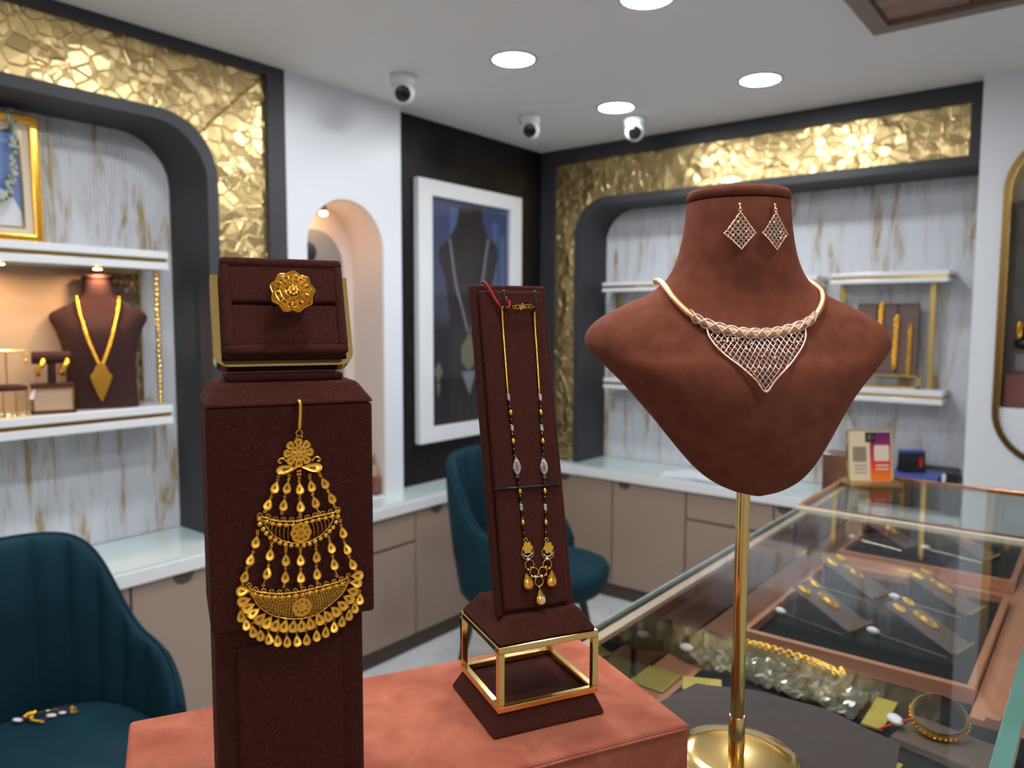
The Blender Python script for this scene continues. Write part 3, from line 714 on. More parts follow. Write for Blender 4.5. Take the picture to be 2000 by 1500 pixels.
# paper on the back worktop
g = G(); rr = random.Random(2)
for k in range(4): 
    a = rr.uniform(-.3, .3); T = Matrix.Translation((-1.66 + k * .02, 3.60, .7112 + k * .0022)) @ Matrix.Rotation(a, 4, 'Z')
    G.box(g if not setattr(g, 'T', T) else g, (-.15, -.07, 0), (.15, .07, .002))
g.T = None
solo('paper_sheets', g, 'paper', 'loose stack of white papers on the back worktop', 'papers')

solo('wooden_box', G().box((-1.02, 3.60, .711), (-.83, 3.72, .905)), 'wood', 'brown wooden box on the back worktop beside the large bust', 'box', bevel=.006)
# ---- dark carton, blue book and card machine at the right end of the back worktop
solo('storage_box', G().box((-.80, 3.57, .711), (-.47, 3.80, .828)), 'black', 'black storage box on the back worktop under the blue book', 'box', bevel=.004)
t = thing('account_book', 'blue covered book lying behind the glass showcase', 'book', (-.65, 3.63, .8285))
obj('cover', G().box((-.74, 3.575, .8285), (-.545, 3.74, .851)), 'blue', t, bevel=.003)
obj('pages', G().box((-.738, 3.573, .832), (-.548, 3.575, .847)), 'blue', t)
t = thing('card_machine', 'black card machine with a red mark and lilac top on the blue book', 'card machine', (-.66, 3.66, .8515), R(38))
T = WM[t]
obj('body', G(T).frus((-.052, -.02, .052, .03), 0, (-.050, -.012, .050, .03), .082), 'black', t, bevel=.004)
obj('top', G(T).box((-.050, -.014, .0822), (.050, .03, .094)), 'blue', t, bevel=.003)
obj('mark', G(T).plate(rrect(.020, .022, .036, .066, .006), [], lambda a, b, d: (a, d - .006 + b * .05, b), -.0155, -.014), 'red', t)
solo('paper_roll', G().lathe([(.022, 0), (.022, .035)], 20, (-.515, 3.61, .8285)), 'paper', 'white paper roll beside the blue book', 'paper roll', 40)
t = thing('stapler', 'dark metal stapler on the back worktop behind the card machine', 'stapler', (-.58, 3.76, .8285))
obj('base', G().box((-.66, 3.765, .8285), (-.49, 3.795, .838)), 'black', t, bevel=.003)
obj('arm', G().frus((-.66, 3.767, -.49, 3.793), .850, (-.65, 3.77, -.50, 3.79), .868).box((-.66, 3.767, .838), (-.64, 3.793, .850)), 'grey', t, bevel=.002)
g = G(Matrix.Translation((-.49, 3.54, .711))); rr = random.Random(9)
g.lathe([(.02, 0), (.034, .01), (.037, .06), (.030, .12), (.020, .15), (.026, .175)], 12)
solo('black_pouch', g, 'black', 'crumpled black pouch beside the white right pilaster', 'pouch', 60)

# ================================================================== CHAIRS
def chair(loc, rz, label):
    t = thing('tub_chair', label, 'chair', loc, rz, 'teal velvet tub chairs'); T = WM[t]
    SZ = .55
    def sup(a, r, p=2.5):
        c, s_ = math.cos(a), math.sin(a); return Vector((-r * math.copysign(abs(c) ** (2 / p), c), r * math.copysign(abs(s_) ** (2 / p), s_), 0))
    def top(a):
        d = abs(math.degrees(a))
        f = 1 / (1 + math.exp((d - 58) / 8.5)); h = .150 + .272 * f
        e = max(0, (d - 84) / 22); return SZ + h * (1 - .75 * e * e)
    N = 180; A = [R(-106 + 212 * i / N) for i in range(N + 1)]
    g = G(T); rows = []
    for i, a in enumerate(A):
        zt = top(a); zb = SZ - .135
        gr = .013 * (1 - abs(math.sin(a * 180 / PI / 17 * PI)) ** .6) if abs(math.degrees(a)) < 100 else .004
        prof = []
        tilt = lambda z: 1 + .10 * max(0, (z - SZ)) / .4
        for r, z in ((.245, zb), (.262, zb + .02), (.285, lerp(zb, zt, .35)), (.290, lerp(zb, zt, .7)), (.288, zt - .025), (.281, zt - .006), (.268, zt), (.256, zt - .006), (.250 + gr * .4, zt - .022), (.246 + gr, zt - .06), (.245 + gr, lerp(zb, zt, .7)), (.243 + gr, lerp(zb, zt, .45)), (.235, zb + .02)):
            q = sup(a, r * tilt(z)); prof.append((q.x, q.y, z))
        rows.append(prof + prof[:1])
    g.grid(rows); n = 13
    g.add([rows[0][j] for j in range(13)], [tuple(range(13))]); g.add([rows[-1][j] for j in range(13)], [tuple(range(13))])
    obj('tub_back', g, 'teal', t, 50)
    g = G(T); g.tube([tuple(sup(a, .270 * (1 + .10 * max(0, top(a) - SZ) / .4)) + Vector((0, 0, top(a) + .001))) for a in A], .0042, 6)
    obj('piping', g, 'teal', t, 180)
    g = G(T); rows = []; m = 56
    for r, z in ((.05, SZ - .10), (.232, SZ - .095), (.243, SZ - .07), (.246, SZ - .03), (.238, SZ - .008), (.215, SZ + .004), (.15, SZ + .010), (.06, SZ + .012), (.001, SZ + .012)):
        row = []
        for j in range(m + 1):
            q = sup(2 * PI * j / m, r, 2.7); x = q.x if q.x < 0 else q.x * 1.30
            row.append((x, q.y, z))
        rows.append(row)
    obj('seat', g.grid(rows), 'teal', t, 60)
    g = G(T)
    for r, z in ((.12, SZ - .16),): g.lathe([(.20, SZ - .145), (.235, SZ - .125), (.235, SZ - .10)], 32)
    obj('underframe', g, 'legs', t, 40)
    for sx, sy in ((-1, -1), (-1, 1), (1, -1), (1, 1)):
        obj('leg', G(T).tube([(sx * .16, sy * .16, SZ - .13), (sx * .235, sy * .225, .0)], [.020, .011], 12), 'legs', t, 40)
    return t
ch1 = chair((-1.785, .615, 0), R(2), 'teal velvet tub chair at the lower left with jewellery on its seat')
ch2 = chair((-1.80, 2.40, 0), R(16), 'teal velvet tub chair farther off, half hidden by the necklace stand')

# tagged jewellery lying on the near seat
TS = Matrix.Translation((-1.955, .655, .5635)) @ Matrix.Rotation(R(-38), 4, 'Z') @ Matrix.Scale(.72, 4) @ Matrix.Translation((1.785, -.52, -.5635))
t = thing('tagged_earrings', 'pair of gold drop earrings with white tags on the near teal seat', 'earrings', (-1.94, .68, .5635))
def on_seat(x, y, h=.0): return (x, y, .5635 + h)
g = G(TS); rr = random.Random(4)
bx_, by_ = -1.785, .52
for k in range(26):
    a = rr.uniform(0, 6.28); r_ = rr.uniform(.0, .018)
    g.ball((bx_ + r_ * math.cos(a), by_ + r_ * math.sin(a), .5635 + rr.uniform(.004, .02)), rr.uniform(.003, .007), 7, 5)
for k in range(16): g.ball((bx_ + .026 + k * .0016, by_ + .012 + k * .0030, .5635 + .008), .0055 - k * .00022, 7, 5)
obj('earring', g, 'gold', t, 180)
g = G(TS)
for k in range(18):
    a = rr.uniform(0, 6.28); r_ = rr.uniform(0, .009)
    g.ball((bx_ - .005 + r_ * math.cos(a), by_ + .125 + r_ * math.sin(a), .5635 + rr.uniform(.003, .022)), rr.uniform(.002, .0045), 7, 5)
obj('earring', g, 'gold', t, 180)
obj('chain', G(TS).tube(path([(bx_ - .012, by_ + .01, .575), (bx_ - .035, by_ + .035, .567), (bx_ - .045, by_ + .07, .566)], 8), .0012, 5), 'brass', t)
obj('thread', G(TS).tube(path([(bx_ + .02, by_ + .03, .567), (bx_ + .01, by_ + .06, .566), (bx_ - .035, by_ + .08, .566), (bx_ - .04, by_ + .12, .566), (bx_ - .005, by_ + .14, .567)], 8), .0016, 5), 'maroon', t)
obj('tag', G(TS @ Matrix.Translation((bx_ + .005, by_ - .034, .567)) @ Matrix.Rotation(R(60), 4, 'Z')).ball((0, 0, 0), .010, 12, 8, (2.0, .9, .32)), 'tag', t, 180)
obj('tag', G(TS @ Matrix.Translation((bx_ - .002, by_ + .062, .567)) @ Matrix.Rotation(R(70), 4, 'Z')).ball((0, 0, 0), .010, 12, 8, (1.7, .9, .32)), 'tag', t, 180)
obj('tag', G(TS @ Matrix.Translation((bx_ - .010, by_ + .092, .568)) @ Matrix.Rotation(R(80), 4, 'Z')).ball((0, 0, 0), .009, 12, 8, (1.4, .8, .36)), 'tag', t, 180)

# ================================================================== GLASS SHOWCASE
ZS = 1.05; ZF = .93
sc = thing('glass_showcase', 'long copper and glass jewellery showcase running along the right', 'showcase', (-.32, 1.0, 0))
XA, XB = -.58, -.058
obj('body', G().box((XA + .01, -.55, .0), (XB, 2.42, ZF - .012)), 'taupe', sc)
for i in range(6): obj('base_board', G().box((XA + .006, -.55 + i * .495, ZF - .012), (XB, -.55 + i * .495 + .493, ZF)), 'copper', sc, bevel=.001)
obj('front_pane', G().box((XA - .002, -.55, ZF - .012), (XA + .004, 2.42, ZS - .0085)), 'pane', sc)
obj('glass_top', G().box((XA, -.55, ZS - .008), (-.0765, 1.868, ZS)), 'glass', sc)
obj('glass_edge', G().box((-.0765, -.55, ZS - .014), (-.0575, 1.868, ZS)), 'glass_green', sc, bevel=.001)
obj('glass_edge', G().box((XA - .004, -.55, ZS - .009), (XA - .0005, 1.868, ZS)), 'edge_grey', sc, bevel=.001)
obj('top_trim', G().box((XA + .005, -.55, ZS - .016), (XA + .021, 2.42, ZS - .0085)), 'trim_pink', sc)
obj('cross_bar', G().box((XA - .006, 1.870, ZS - .012), (-.02, 1.879, ZS + .001)), 'mount', sc, bevel=.001)
obj('cross_bar', G().box((XA - .006, 1.881, ZS - .012), (-.02, 1.888, ZS + .001)), 'legs', sc, bevel=.001)
obj('cross_bar', G().box((XA - .006, 1.890, ZS - .012), (-.02, 1.902, ZS + .001)), 'copper_metal', sc, bevel=.001)
obj('far_glass_top', G().box((XA, 1.904, ZS - .008), (-.02, 2.40, ZS)), 'glass', sc)
obj('copper_rail', G().box((XA - .012, 1.904, ZS - .010), (XA - .001, 2.414, ZS + .002)), 'copper_metal', sc, bevel=.001)
obj('copper_rail', G().box((XA - .012, 2.402, ZS - .010), (-.02, 2.414, ZS + .002)), 'copper_metal', sc, bevel=.001)
obj('back_pane', G().box((XA, 2.416, ZF - .012), (-.02, 2.42, ZS - .012)), 'glass', sc)
for i, x in enumerate((-.132, -.113, -.094)):
    obj('side_board', G().box((x, 1.222, ZF + .0005), (x + .0185, 2.40, ZF + .012 + i * .006)), 'copper', sc, bevel=.001)
obj('brass_rail', G().box((XB + .004, -.55, .90), (XB + .03, 1.868, .985)), 'brass_dull', sc, bevel=.004)
for y in (1.05, 1.835): obj('pane_joint', G().box((XA + .0045, y - .003, ZF), (XA + .008, y + .003, ZS - .017)), 'legs', sc)

def tray(y0, y1, label):
    t = thing('display_tray', label, 'tray', (-.315, (y0 + y1) / 2, ZF + .0005), 0, 'rose copper trays in the showcase')
    x0, x1 = -.492, -.134; z0, z1 = ZF + .0005, ZF + .027
    obj('velvet_bed', G().box((x0 + .012, y0 + .012, z0), (x1 - .012, y1 - .012, z0 + .010)), 'velvet', t)
    for a in (((x0, y0, z0), (x1, y0 + .0115, z1)), ((x0, y1 - .0115, z0), (x1, y1, z1)), ((x0, y0 + .012, z0), (x0 + .0115, y1 - .012, z1)), ((x1 - .0115, y0 + .012, z0), (x1, y1 - .012, z1))):
        obj('rim', G().box(*a), 'copper', t, bevel=.002)
tray(1.285, 1.785, 'nearer rose copper tray with a black velvet bed and four earring cards')
tray(1.885, 2.30, 'farther rose copper tray with a black velvet bed under the cross bar')
tray(.15, .93, 'nearest rose copper tray hidden beneath the brown cloth')
solo('velvet_mat', G().plate([(-.50, .94), (-.0605, .94), (-.0605, 1.218), (-.136, 1.218), (-.136, 1.281), (-.50, 1.281)], [], ID, ZF + .0005, ZF + .004), 'velvet', 'black velvet mat in the showcase under bangle and pouch, far strip standing for shadow', 'mat')  # real mat, but its strip beside the tray paints a dark shadow

def earring_card(x, y, rz, label, n=3):
    t = thing('earring_card', label, 'earring card', (x, y, ZF + .0115), rz, 'brown earring cards in the trays'); T = WM[t]
    B = T @ Matrix.Rotation(R(24), 4, 'Y')                     # long axis -x rises to the back
    obj('card', G(B).box((-.128, -.035, .001), (0, .035, .004)), 'card_brown', t, bevel=.002)
    obj('brass_lip', G(B).box((0.0005, -.036, -.002), (.005, .036, .010)), 'brass', t)
    obj('rod', G(T).tube([(0, -.056, .003), (-.118, -.056, .006)], .0017, 6), 'rod', t, 60)
    obj('tag', G(T).ball((-.124, -.056, .009), .009, 12, 8, (1.3, .8, .7)), 'tag', t, 180)
    obj('thread', G(T).tube(path([(-.120, -.054, .010), (-.118, -.045, .035), (-.105, -.034, .050)], 6), .0012, 5), 'maroon', t)
    obj('strut', G(T).box((-.112, -.03, .0), (-.108, .03, .046)), 'card_brown', t)
    def oval(name, cx, cy, l, w_, lab):
        o = thing(name, lab, 'earring', tuple(B @ Vector((cx, cy, .004))), rz, 'gold pieces on the earring cards')
        g = G(B)
        g.plate([(cx + l * math.cos(a), cy + w_ * math.sin(a)) for a in [2 * PI * i / 18 for i in range(18)]], [], ID, .0045, .007)
        for i in range(14): g.ball((cx + l * .82 * math.cos(2 * PI * i / 14), cy + w_ * .82 * math.sin(2 * PI * i / 14), .0075), .0024, 6, 4)
        g.ball((cx, cy, .006), .006, 10, 6, (1.6, .9, .7)); obj('gold_face', g, 'gold', o, 60)
    oval('gold_earring', -.108, -.022, .012, .009, 'lower gold earring on the ' + label)
    oval('gold_earring', -.112, .020, .012, .009, 'upper gold earring on the ' + label)
    oval('gold_pendant', -.070, .004, .024, .013, 'oval gold pendant on the ' + label)
rzc = R(-14)
earring_card(-.338, 1.455, rzc, 'brown card at the near left of the tray')
earring_card(-.345, 1.660, rzc, 'brown card at the far left of the tray')
earring_card(-.176, 1.465, rzc, 'brown card at the near right of the tray')
earring_card(-.184, 1.675, rzc, 'brown card at the far right of the tray')
earring_card(-.200, 2.090, rzc, 'brown card on the right of the farther tray')
earring_card(-.365, 2.075, rzc, 'brown card on the left of the farther tray')

# bangle on its brown rest, with a tag
t = thing('bangle_rest', 'brown suede bangle rest with brass end in the showcase', 'jewellery rest', (-.145, 1.12, ZF + .0045), R(-12)); T = WM[t]
obj('pad', G(T).frus((-.060, -.045, .062, .045), 0, (-.055, -.040, .058, .040), .012), 'card_brown', t, bevel=.003)
obj('brass_end', G(T).box((.0625, -.044, .0), (.066, .044, .013)), 'brass_dull', t)
t = thing('gold_bangle', 'engraved gold bangle lying on its brown rest in the showcase', 'bangle', (-.150, 1.135, ZF + .018), R(-12))
T = Matrix.Translation((-.158, 1.140, ZF + .036)) @ Matrix.Rotation(R(12), 4, 'Z') @ Matrix.Rotation(R(24), 4, 'X')
obj('band', G(T).lathe([(.0335, -.006), (.0348, -.006), (.036, 0), (.0348, .006), (.0335, .006), (.0335, -.006)], 44, (0, 0, 0), 1., False), 'gold', t, 40)
obj('liner', G(T).lathe([(.0332, -.008), (.0332, .009), (.0318, .009), (.0318, -.008), (.0332, -.008)], 44, (0, 0, 0), 1., False), 'card_brown', t, 40)
g = G(T)
for i in range(36): g.ball((.0358 * math.cos(2 * PI * i / 36), .0358 * math.sin(2 * PI * i / 36), 0), .0022, 6, 4)
obj('beading', g, 'gold', t, 180)
obj('thread', G().tube(path([(-.185, 1.118, ZF + .035), (-.205, 1.11, ZF + .025), (-.225, 1.105, ZF + .012)], 6), .0016, 5), 'red', t)
obj('tag', G(Matrix.Translation((-.208, 1.118, ZF + .026)) @ Matrix.Rotation(R(40), 4, 'Z')).ball((0, 0, 0), .012, 12, 8, (.8, 1.2, .5)), 'tag', t, 180)

# crinkled clear pouch with a gold chain
rr = random.Random(11); rows = []
pA, pB, pC, pD = Vector((-.525, 1.150, 0)), Vector((-.262, 1.115, 0)), Vector((-.248, 1.212, 0)), Vector((-.515, 1.235, 0))
for i in range(15):
    row = []
    for j in range(37):
        p = pA.lerp(pB, j / 36).lerp(pD.lerp(pC, j / 36), i / 14)
        row.append((p.x + rr.uniform(-.002, .002), p.y + rr.uniform(-.002, .002), ZF + .012 + rr.uniform(-.006, .006) + .006 * math.sin(PI * i / 14)))
    rows.append(row)
M['film'] = mat('crinkled_film', (.075, .072, .062), .22, .2, coat=.4)
t = thing('plastic_pouch', 'crinkled silvery plastic pouch lying in the showcase beside the brass pole', 'pouch', (-.40, 1.18, ZF + .0045))
obj('film', G().grid(rows), 'film', t)
obj('gold_end', G().box((-.250, 1.112, ZF + .006), (-.222, 1.208, ZF + .009)), 'card_gold', t)
g = G()
for k, p in enumerate(path([(-.47, 1.245, ZF + .022), (-.42, 1.243, ZF + .024), (-.36, 1.238, ZF + .024), (-.325, 1.228, ZF + .024)], 9)):
    g.ring(p, .0055, .0018, 10, 5, (1, 0, 0), (0, .7, .7) if k % 2 else (0, .9, -.3))
n2 = thing('gold_chain', 'fine gold chain with a small pendant on the plastic pouch', 'chain', (-.40, 1.24, ZF + .02))
obj('links', g, 'gold', n2, 180)
g = G()
for k in range(20): g.ball((-.315 + rr.uniform(-.016, .02), 1.222 + rr.uniform(-.010, .008), ZF + .024 + rr.uniform(-.003, .004)), rr.uniform(.003, .006), 7, 5)
obj('pendant', g, 'gold', n2, 180)
solo('gold_card', G().box((-.575, 1.03, ZF + .001), (-.515, 1.10, ZF + .004)), 'card_gold', 'gold card in the showcase close to the peach box corner', 'card', bevel=.001)
solo('gold_card', G(Matrix.Translation((-.475, 1.085, ZF + .0045)) @ Matrix.Rotation(R(25), 4, 'Z')).box((-.03, -.022, 0), (.03, .022, .003)), 'card_gold', 'gold card in the showcase left of the plastic pouch', 'card', bevel=.001)
solo('gold_card', G(Matrix.Translation((-.225, 1.02, ZF + .0045)) @ Matrix.Rotation(R(-8), 4, 'Z')).box((-.04, -.028, 0), (.04, .028, .003)), 'card_gold', 'gold card in the showcase at the edge of the brown cloth', 'card', bevel=.001)
t = thing('earring_card', 'dark card with a white tag near the left showcase pane', 'earring card', (-.525, 1.20, ZF + .0005))
obj('card', G(Matrix.Translation((-.53, 1.205, ZF + .0005)) @ Matrix.Rotation(R(-20), 4, 'Z')).box((-.028, -.05, 0), (.022, .05, .020)), 'velvet', t, bevel=.002)
obj('tag', G().ball((-.535, 1.155, ZF + .026), .010, 12, 8, (1.2, .9, .6)), 'tag', t, 180)

# brown cloth on the glass, under the brass pole
rr = random.Random(21); rows = []
cA, cB, cC, cD = Vector((-.46, .42, 0)), Vector((-.10, .40, 0)), Vector((-.155, .868, 0)), Vector((-.385, .862, 0))
for i in range(19):
    row = []
    for j in range(19):
        p = cA.lerp(cB, j / 18).lerp(cD.lerp(cC, j / 18), i / 18)
        p.y += .03 * math.sin(PI * j / 18) * (i / 18)
        row.append((p.x, p.y, ZS + .0012 + .0010 * (1 + math.sin(j * .9 + i * .55))))
    rows.append(row)
cl = G().grid(rows); cl.add([(a, b, ZS + .0004) for r_ in rows for a, b, c in r_], [(i * 19 + j, i * 19 + j + 1, (i + 1) * 19 + j + 1, (i + 1) * 19 + j) for i in range(18) for j in range(18)])
solo('display_cloth', cl, 'cloth', 'dark brown cloth spread on the glass under the brass pole', 'cloth', 60)

# standing sign with two colour halves
t = thing('counter_sign', 'acrylic payment sign, cream and purple to orange halves, on the far showcase', 'sign', (-.512, 2.266, ZS + .0005), R(39))
T = WM[t] @ Matrix.Rotation(R(-8), 4, 'X')
SQ = lambda a, b, d: (a, d, b)
obj('base', G(WM[t]).plate(rrect(-.075, -.045, .075, .035, .012), [], lambda a, b, d: (a, b, d), 0, .008), 'brass_dull', t, bevel=.002)
hw, hh = .061, .150
obj('acrylic_plate', G(T).plate(rrect(-hw, .006, hw, hh, .012), [], SQ, 0, -.006), 'mount', t, 40)
obj('brass_rim', G(T).plate(rrect(-hw - .003, .004, hw + .003, hh + .003, .014), [rrect(-hw, .007, hw, hh - .001, .012)], SQ, .001, -.0075), 'brass', t, 40)
M['sign_grad'] = mat('sign_gradient', (.6, .1, .05), .35)
def _sg():
    m = M['sign_grad']; N, L, b = nodes(m); tc = N.new('ShaderNodeTexCoord'); sx = N.new('ShaderNodeSeparateXYZ'); L.new(tc.outputs['Object'], sx.inputs[0])
    mr = N.new('ShaderNodeMapRange'); mr.inputs['From Min'].default_value = .01; mr.inputs['From Max'].default_value = .145
    r = N.new('ShaderNodeValToRGB'); e = r.color_ramp.elements
    e[0].position = .05; e[0].color = lin((.85, .20, .01)); e[1].position = 1.; e[1].color = lin((.07, .01, .14))
    for p, c in ((.32, (.80, .05, .02)), (.62, (.45, .01, .08))): x = e.new(p); x.color = lin(c)
    L.new(sx.outputs['Z'], mr.inputs['Value']); L.new(mr.outputs[0], r.inputs['Fac']); L.new(r.outputs['Color'], b.inputs['Base Color'])
_sg()
M['cream'] = mat('cream_print', (.78, .62, .44), .4); M['sign_panel'] = mat('sign_panel', (.80, .66, .52), .4)
M['taupe_print'] = mat('taupe_print', (.30, .23, .15), .5)
obj('cream_half', G(T).box((-hw + .004, -.0075, .010), (-.001, -.0062, hh - .006)), 'cream', t)
obj('gradient_half', G(T).box((-.001, -.0075, .010), (hw - .004, -.0062, hh - .006)), 'sign_grad', t)
obj('logo_plate', G(T).box((-.014, -.0085, .116), (.013, -.0076, .144)), 'black', t)
obj('logo', G(T).tube([(-.006, -.009, .122), (-.006, -.009, .138)], .0012, 5).ring((.002, -.009, .130), .005, .001, 12, 4, (1, 0, 0), (0, 0, 1), 1.4), 'brass', t)
obj('blank_panel', G(T).plate(rrect(-.050, .062, -.012, .104, .004), [], SQ, -.0075, -.0084), 'taupe_print', t)
obj('blank_panel', G(T).plate(rrect(.010, .064, .052, .108, .005), [], SQ, -.0075, -.0084), 'sign_panel', t)
for k in range(3): obj('print_line', G(T).box((-.046, -.0082, .030 + k * .010), (-.012, -.0076, .033 + k * .010)), 'taupe_print', t)
for k in range(2): obj('print_line', G(T).box((.014, -.0082, .040 + k * .010), (.050, -.0076, .044 + k * .010)), 'sign_panel', t)

# ================================================================== FOREGROUND: peach riser and what stands on it
ZP = 1.18
RZ = R(62.3)
FRM = Matrix.Translation((-.2487, .548, 0)) @ Matrix.Rotation(RZ, 4, 'Z')       # u to the right, v to the back
def at(u, v, z): return tuple(FRM @ Vector((u, v, z)))
t = thing('display_riser', 'peach suede display riser block carrying the two brown stands', 'riser', at(-.2, .09, ZS + .0035), RZ)
obj('block', G(FRM).box((-.409, .001, ZS + .0035), (0, .185, ZP)), 'peach', t, bevel=.0035, seg=3)
obj('seam', G(FRM).tube(path([(-.409, -.0003, ZP - .0030), (-.3, -.0004, ZP - .0026), (-.2, -.0006, ZP - .0040), (-.1, -.0004, ZP - .0028), (-.0055, -.0004, ZP - .0032)], 8), .0011, 6), 'peach', t, 180)
obj('seam', G(FRM).tube([(-.0002, .002, ZP - .0032), (-.0002, .184, ZP - .0032)], .0010, 6), 'peach', t, 180)

# ------------------------------------------------------------------ column stand
t = thing('column_stand', 'tall dark brown suede column stand holding the gold head ornament', 'display stand', at(-.302, .055, ZP + .0005), RZ)
obj('leg_block', G(FRM).box((-.350, .0255, ZP + .0005), (-.256, .092, 1.312)), 'suede', t, bevel=.003)
obj('leg_panel', G(FRM).box((-.337, .0215, ZP + .002), (-.271, .0265, 1.293)), 'suede', t, bevel=.002)
obj('upper_block', G(FRM).box((-.352, .0185, 1.305), (-.2495, .096, 1.4465)), 'suede', t, bevel=.0022)
obj('top_bevel', G(FRM).frus((-.3535, .017, -.248, .0975), 1.4468, (-.345, .029, -.2575, .089), 1.4605), 'suede', t, bevel=.0022)
obj('plinth', G(FRM).box((-.338, .037, 1.4607), (-.2645, .084, 1.4655)), 'suede', t, bevel=.0015)

# ring box: tilted suede block in a brass cradle
TILT = R(20)
BOX = FRM @ Matrix.Translation((-.3005, .031, 1.4790)) @ Matrix.Rotation(R(90) - TILT, 4, 'X')
t = thing('ring_box', 'tilted brown suede ring box in a brass cradle on top of the column', 'ring box', at(-.30, .05, 1.4717), RZ)
hw, hh, th = .0392, .0665, .030
b_ = .0066
obj('case', G(BOX).box((-hw, 0, -th), (hw, hh, -.005)), 'suede', t, bevel=.0035, seg=3)
for nm, a in (('border', ((-hw, 0, -.0052), (hw, b_, .0))), ('border', ((-hw, hh - b_, -.0052), (hw, hh, .0))), ('border', ((-hw, b_ - .002, -.0052), (-hw + b_, hh - b_ + .002, -.0002))), ('border', ((hw - b_, b_ - .002, -.0052), (hw, hh - b_ + .002, -.0002)))):
    obj(nm, G(BOX).box(*a), 'suede', t, bevel=.003, seg=3)
obj('cushion', G(BOX).box((-hw + b_ - .001, b_ - .001, -.0055), (hw - b_ + .001, .0335, -.0015)), 'suede', t, bevel=.0017, seg=3)
obj('cushion', G(BOX).box((-hw + b_ - .001, .0355, -.0055), (hw - b_ + .001, hh - b_ + .001, -.0010)), 'suede', t, bevel=.0017, seg=3)
# brass cradle: a U of sheet brass that hugs the sides and runs under the box
w0, w1 = hw + .0004, hw + .0052
U_ = [(-w1, hh - .008)] + arc(-w1 + .009, -.0045 + .009, .009, 180, 270, 6) + arc(w1 - .009, -.0045 + .009, .009, 270, 360, 6) + [(w1, hh - .008), (w0, hh - .008), (w0, -.0006), (-w0, -.0006), (-w0, hh - .008)]
obj('cradle', G(BOX).plate(U_, [], ID, -th + .004, -th + .017), 'brass', t, 40)

# ring
t = thing('gold_ring', 'large filigree gold cocktail ring in the brown ring box', 'ring', tuple(BOX @ Vector((.0035, .036, 0))), RZ)
RT = BOX @ Matrix.Translation((.0038, .0385, .0095)) @ Matrix.Rotation(R(4), 4, 'Z') @ Matrix.Scale(.98, 4)
NS = 9
def star(r0, r1, a): 
    k = (a * NS / (2 * PI)) % 1.0; k = abs(k - .5) * 2; return lerp(r0, r1, k ** 1.3)
dome = lambda r_: .0028 * (1 - (r_ / .0145) ** 2)
g = G(RT)
g.tube([(star(.0128, .0147, a) * math.cos(a), star(.0128, .0147, a) * math.sin(a), dome(.0138)) for a in [2 * PI * i / 90 for i in range(90)]], .00042, 6, True)
g.tube([(star(.0122, .0142, a) * math.cos(a), star(.0122, .0142, a) * math.sin(a), -.0032) for a in [2 * PI * i / 90 for i in range(90)]], .0005, 6, True)
for rad in (.0048, .0082, .0112): g.ring((0, 0, dome(rad)), rad, .00022, 54, 5)
for i in range(72):
    a = 2 * PI * i / 72; r1 = star(.0128, .0147, a); r0 = .0083 if i % 8 in (0, 1, 7) else .0048 if i % 4 == 0 else .0112
    g.tube([(r0 * math.cos(a), r0 * math.sin(a), dome(r0)), (r1 * math.cos(a), r1 * math.sin(a), dome(.0138))], .00030, 4)
    g.tube([(r1 * math.cos(a), r1 * math.sin(a), dome(.0138)), (star(.0122, .0142, a) * math.cos(a), star(.0122, .0142, a) * math.sin(a), -.0032)], .00026, 4)
obj('filigree', g, 'gold', t, 60)
g = G(RT)
for i in range(NS):
    a = 2 * PI * (i + .5) / NS; Q = RT @ Matrix.Rotation(a, 4, 'Z') @ Matrix.Translation((.0092, 0, dome(.0092)))
    g.T = Q; g.ball((0, 0, 0), .0008, 8, 6, (2.2, 1.0, .7))
    g.T = RT @ Matrix.Rotation(a + PI / NS, 4, 'Z'); 
    for k in range(5): g.ball((.0066 + .0009 * math.cos(k * 1.256), .0009 * math.sin(k * 1.256), dome(.0066)), .00045, 6, 4)
g.T = RT
for i in range(8): g.ball((.0026 * math.cos(i * PI / 4), .0026 * math.sin(i * PI / 4), dome(.002)), .0012, 8, 5, (1, 1, .6))
g.ball((0, 0, dome(0) + .0004), .0016, 10, 6)
obj('rosette', g, 'gold', t, 180)
obj('backing', G(RT).lathe([(.0120, -.0030), (.0125, -.0016), (.006, -.0006), (.0001, -.0004)], 36), 'gold_dark', t, 60)
obj('band', G(RT).tube([(.0093 * math.cos(a) - .0005, 0, -.0075 + .0090 * math.sin(a)) for a in [2 * PI * i / 40 for i in range(40)]], .0012, 8, True).tube([(-.0105, -.003, -.0055), (-.0125, -.002, -.0030), (-.0118, .001, -.002)], .0011, 6), 'gold', t, 180)

# small gold chain behind the ring box
t = thing('loose_chain', 'end of a gold bead chain behind the ring box', 'chain', at(-.2655, .09, 1.466), RZ)
g = G(FRM)
for i, p in enumerate(path([(-.268, .083, 1.4665), (-.262, .0835, 1.478), (-.2565, .084, 1.4735), (-.2535, .086, 1.4685)], 4)): g.ball(p, .0017 + .0005 * (i % 2), 8, 5)
obj('beads', g, 'gold', t, 180)

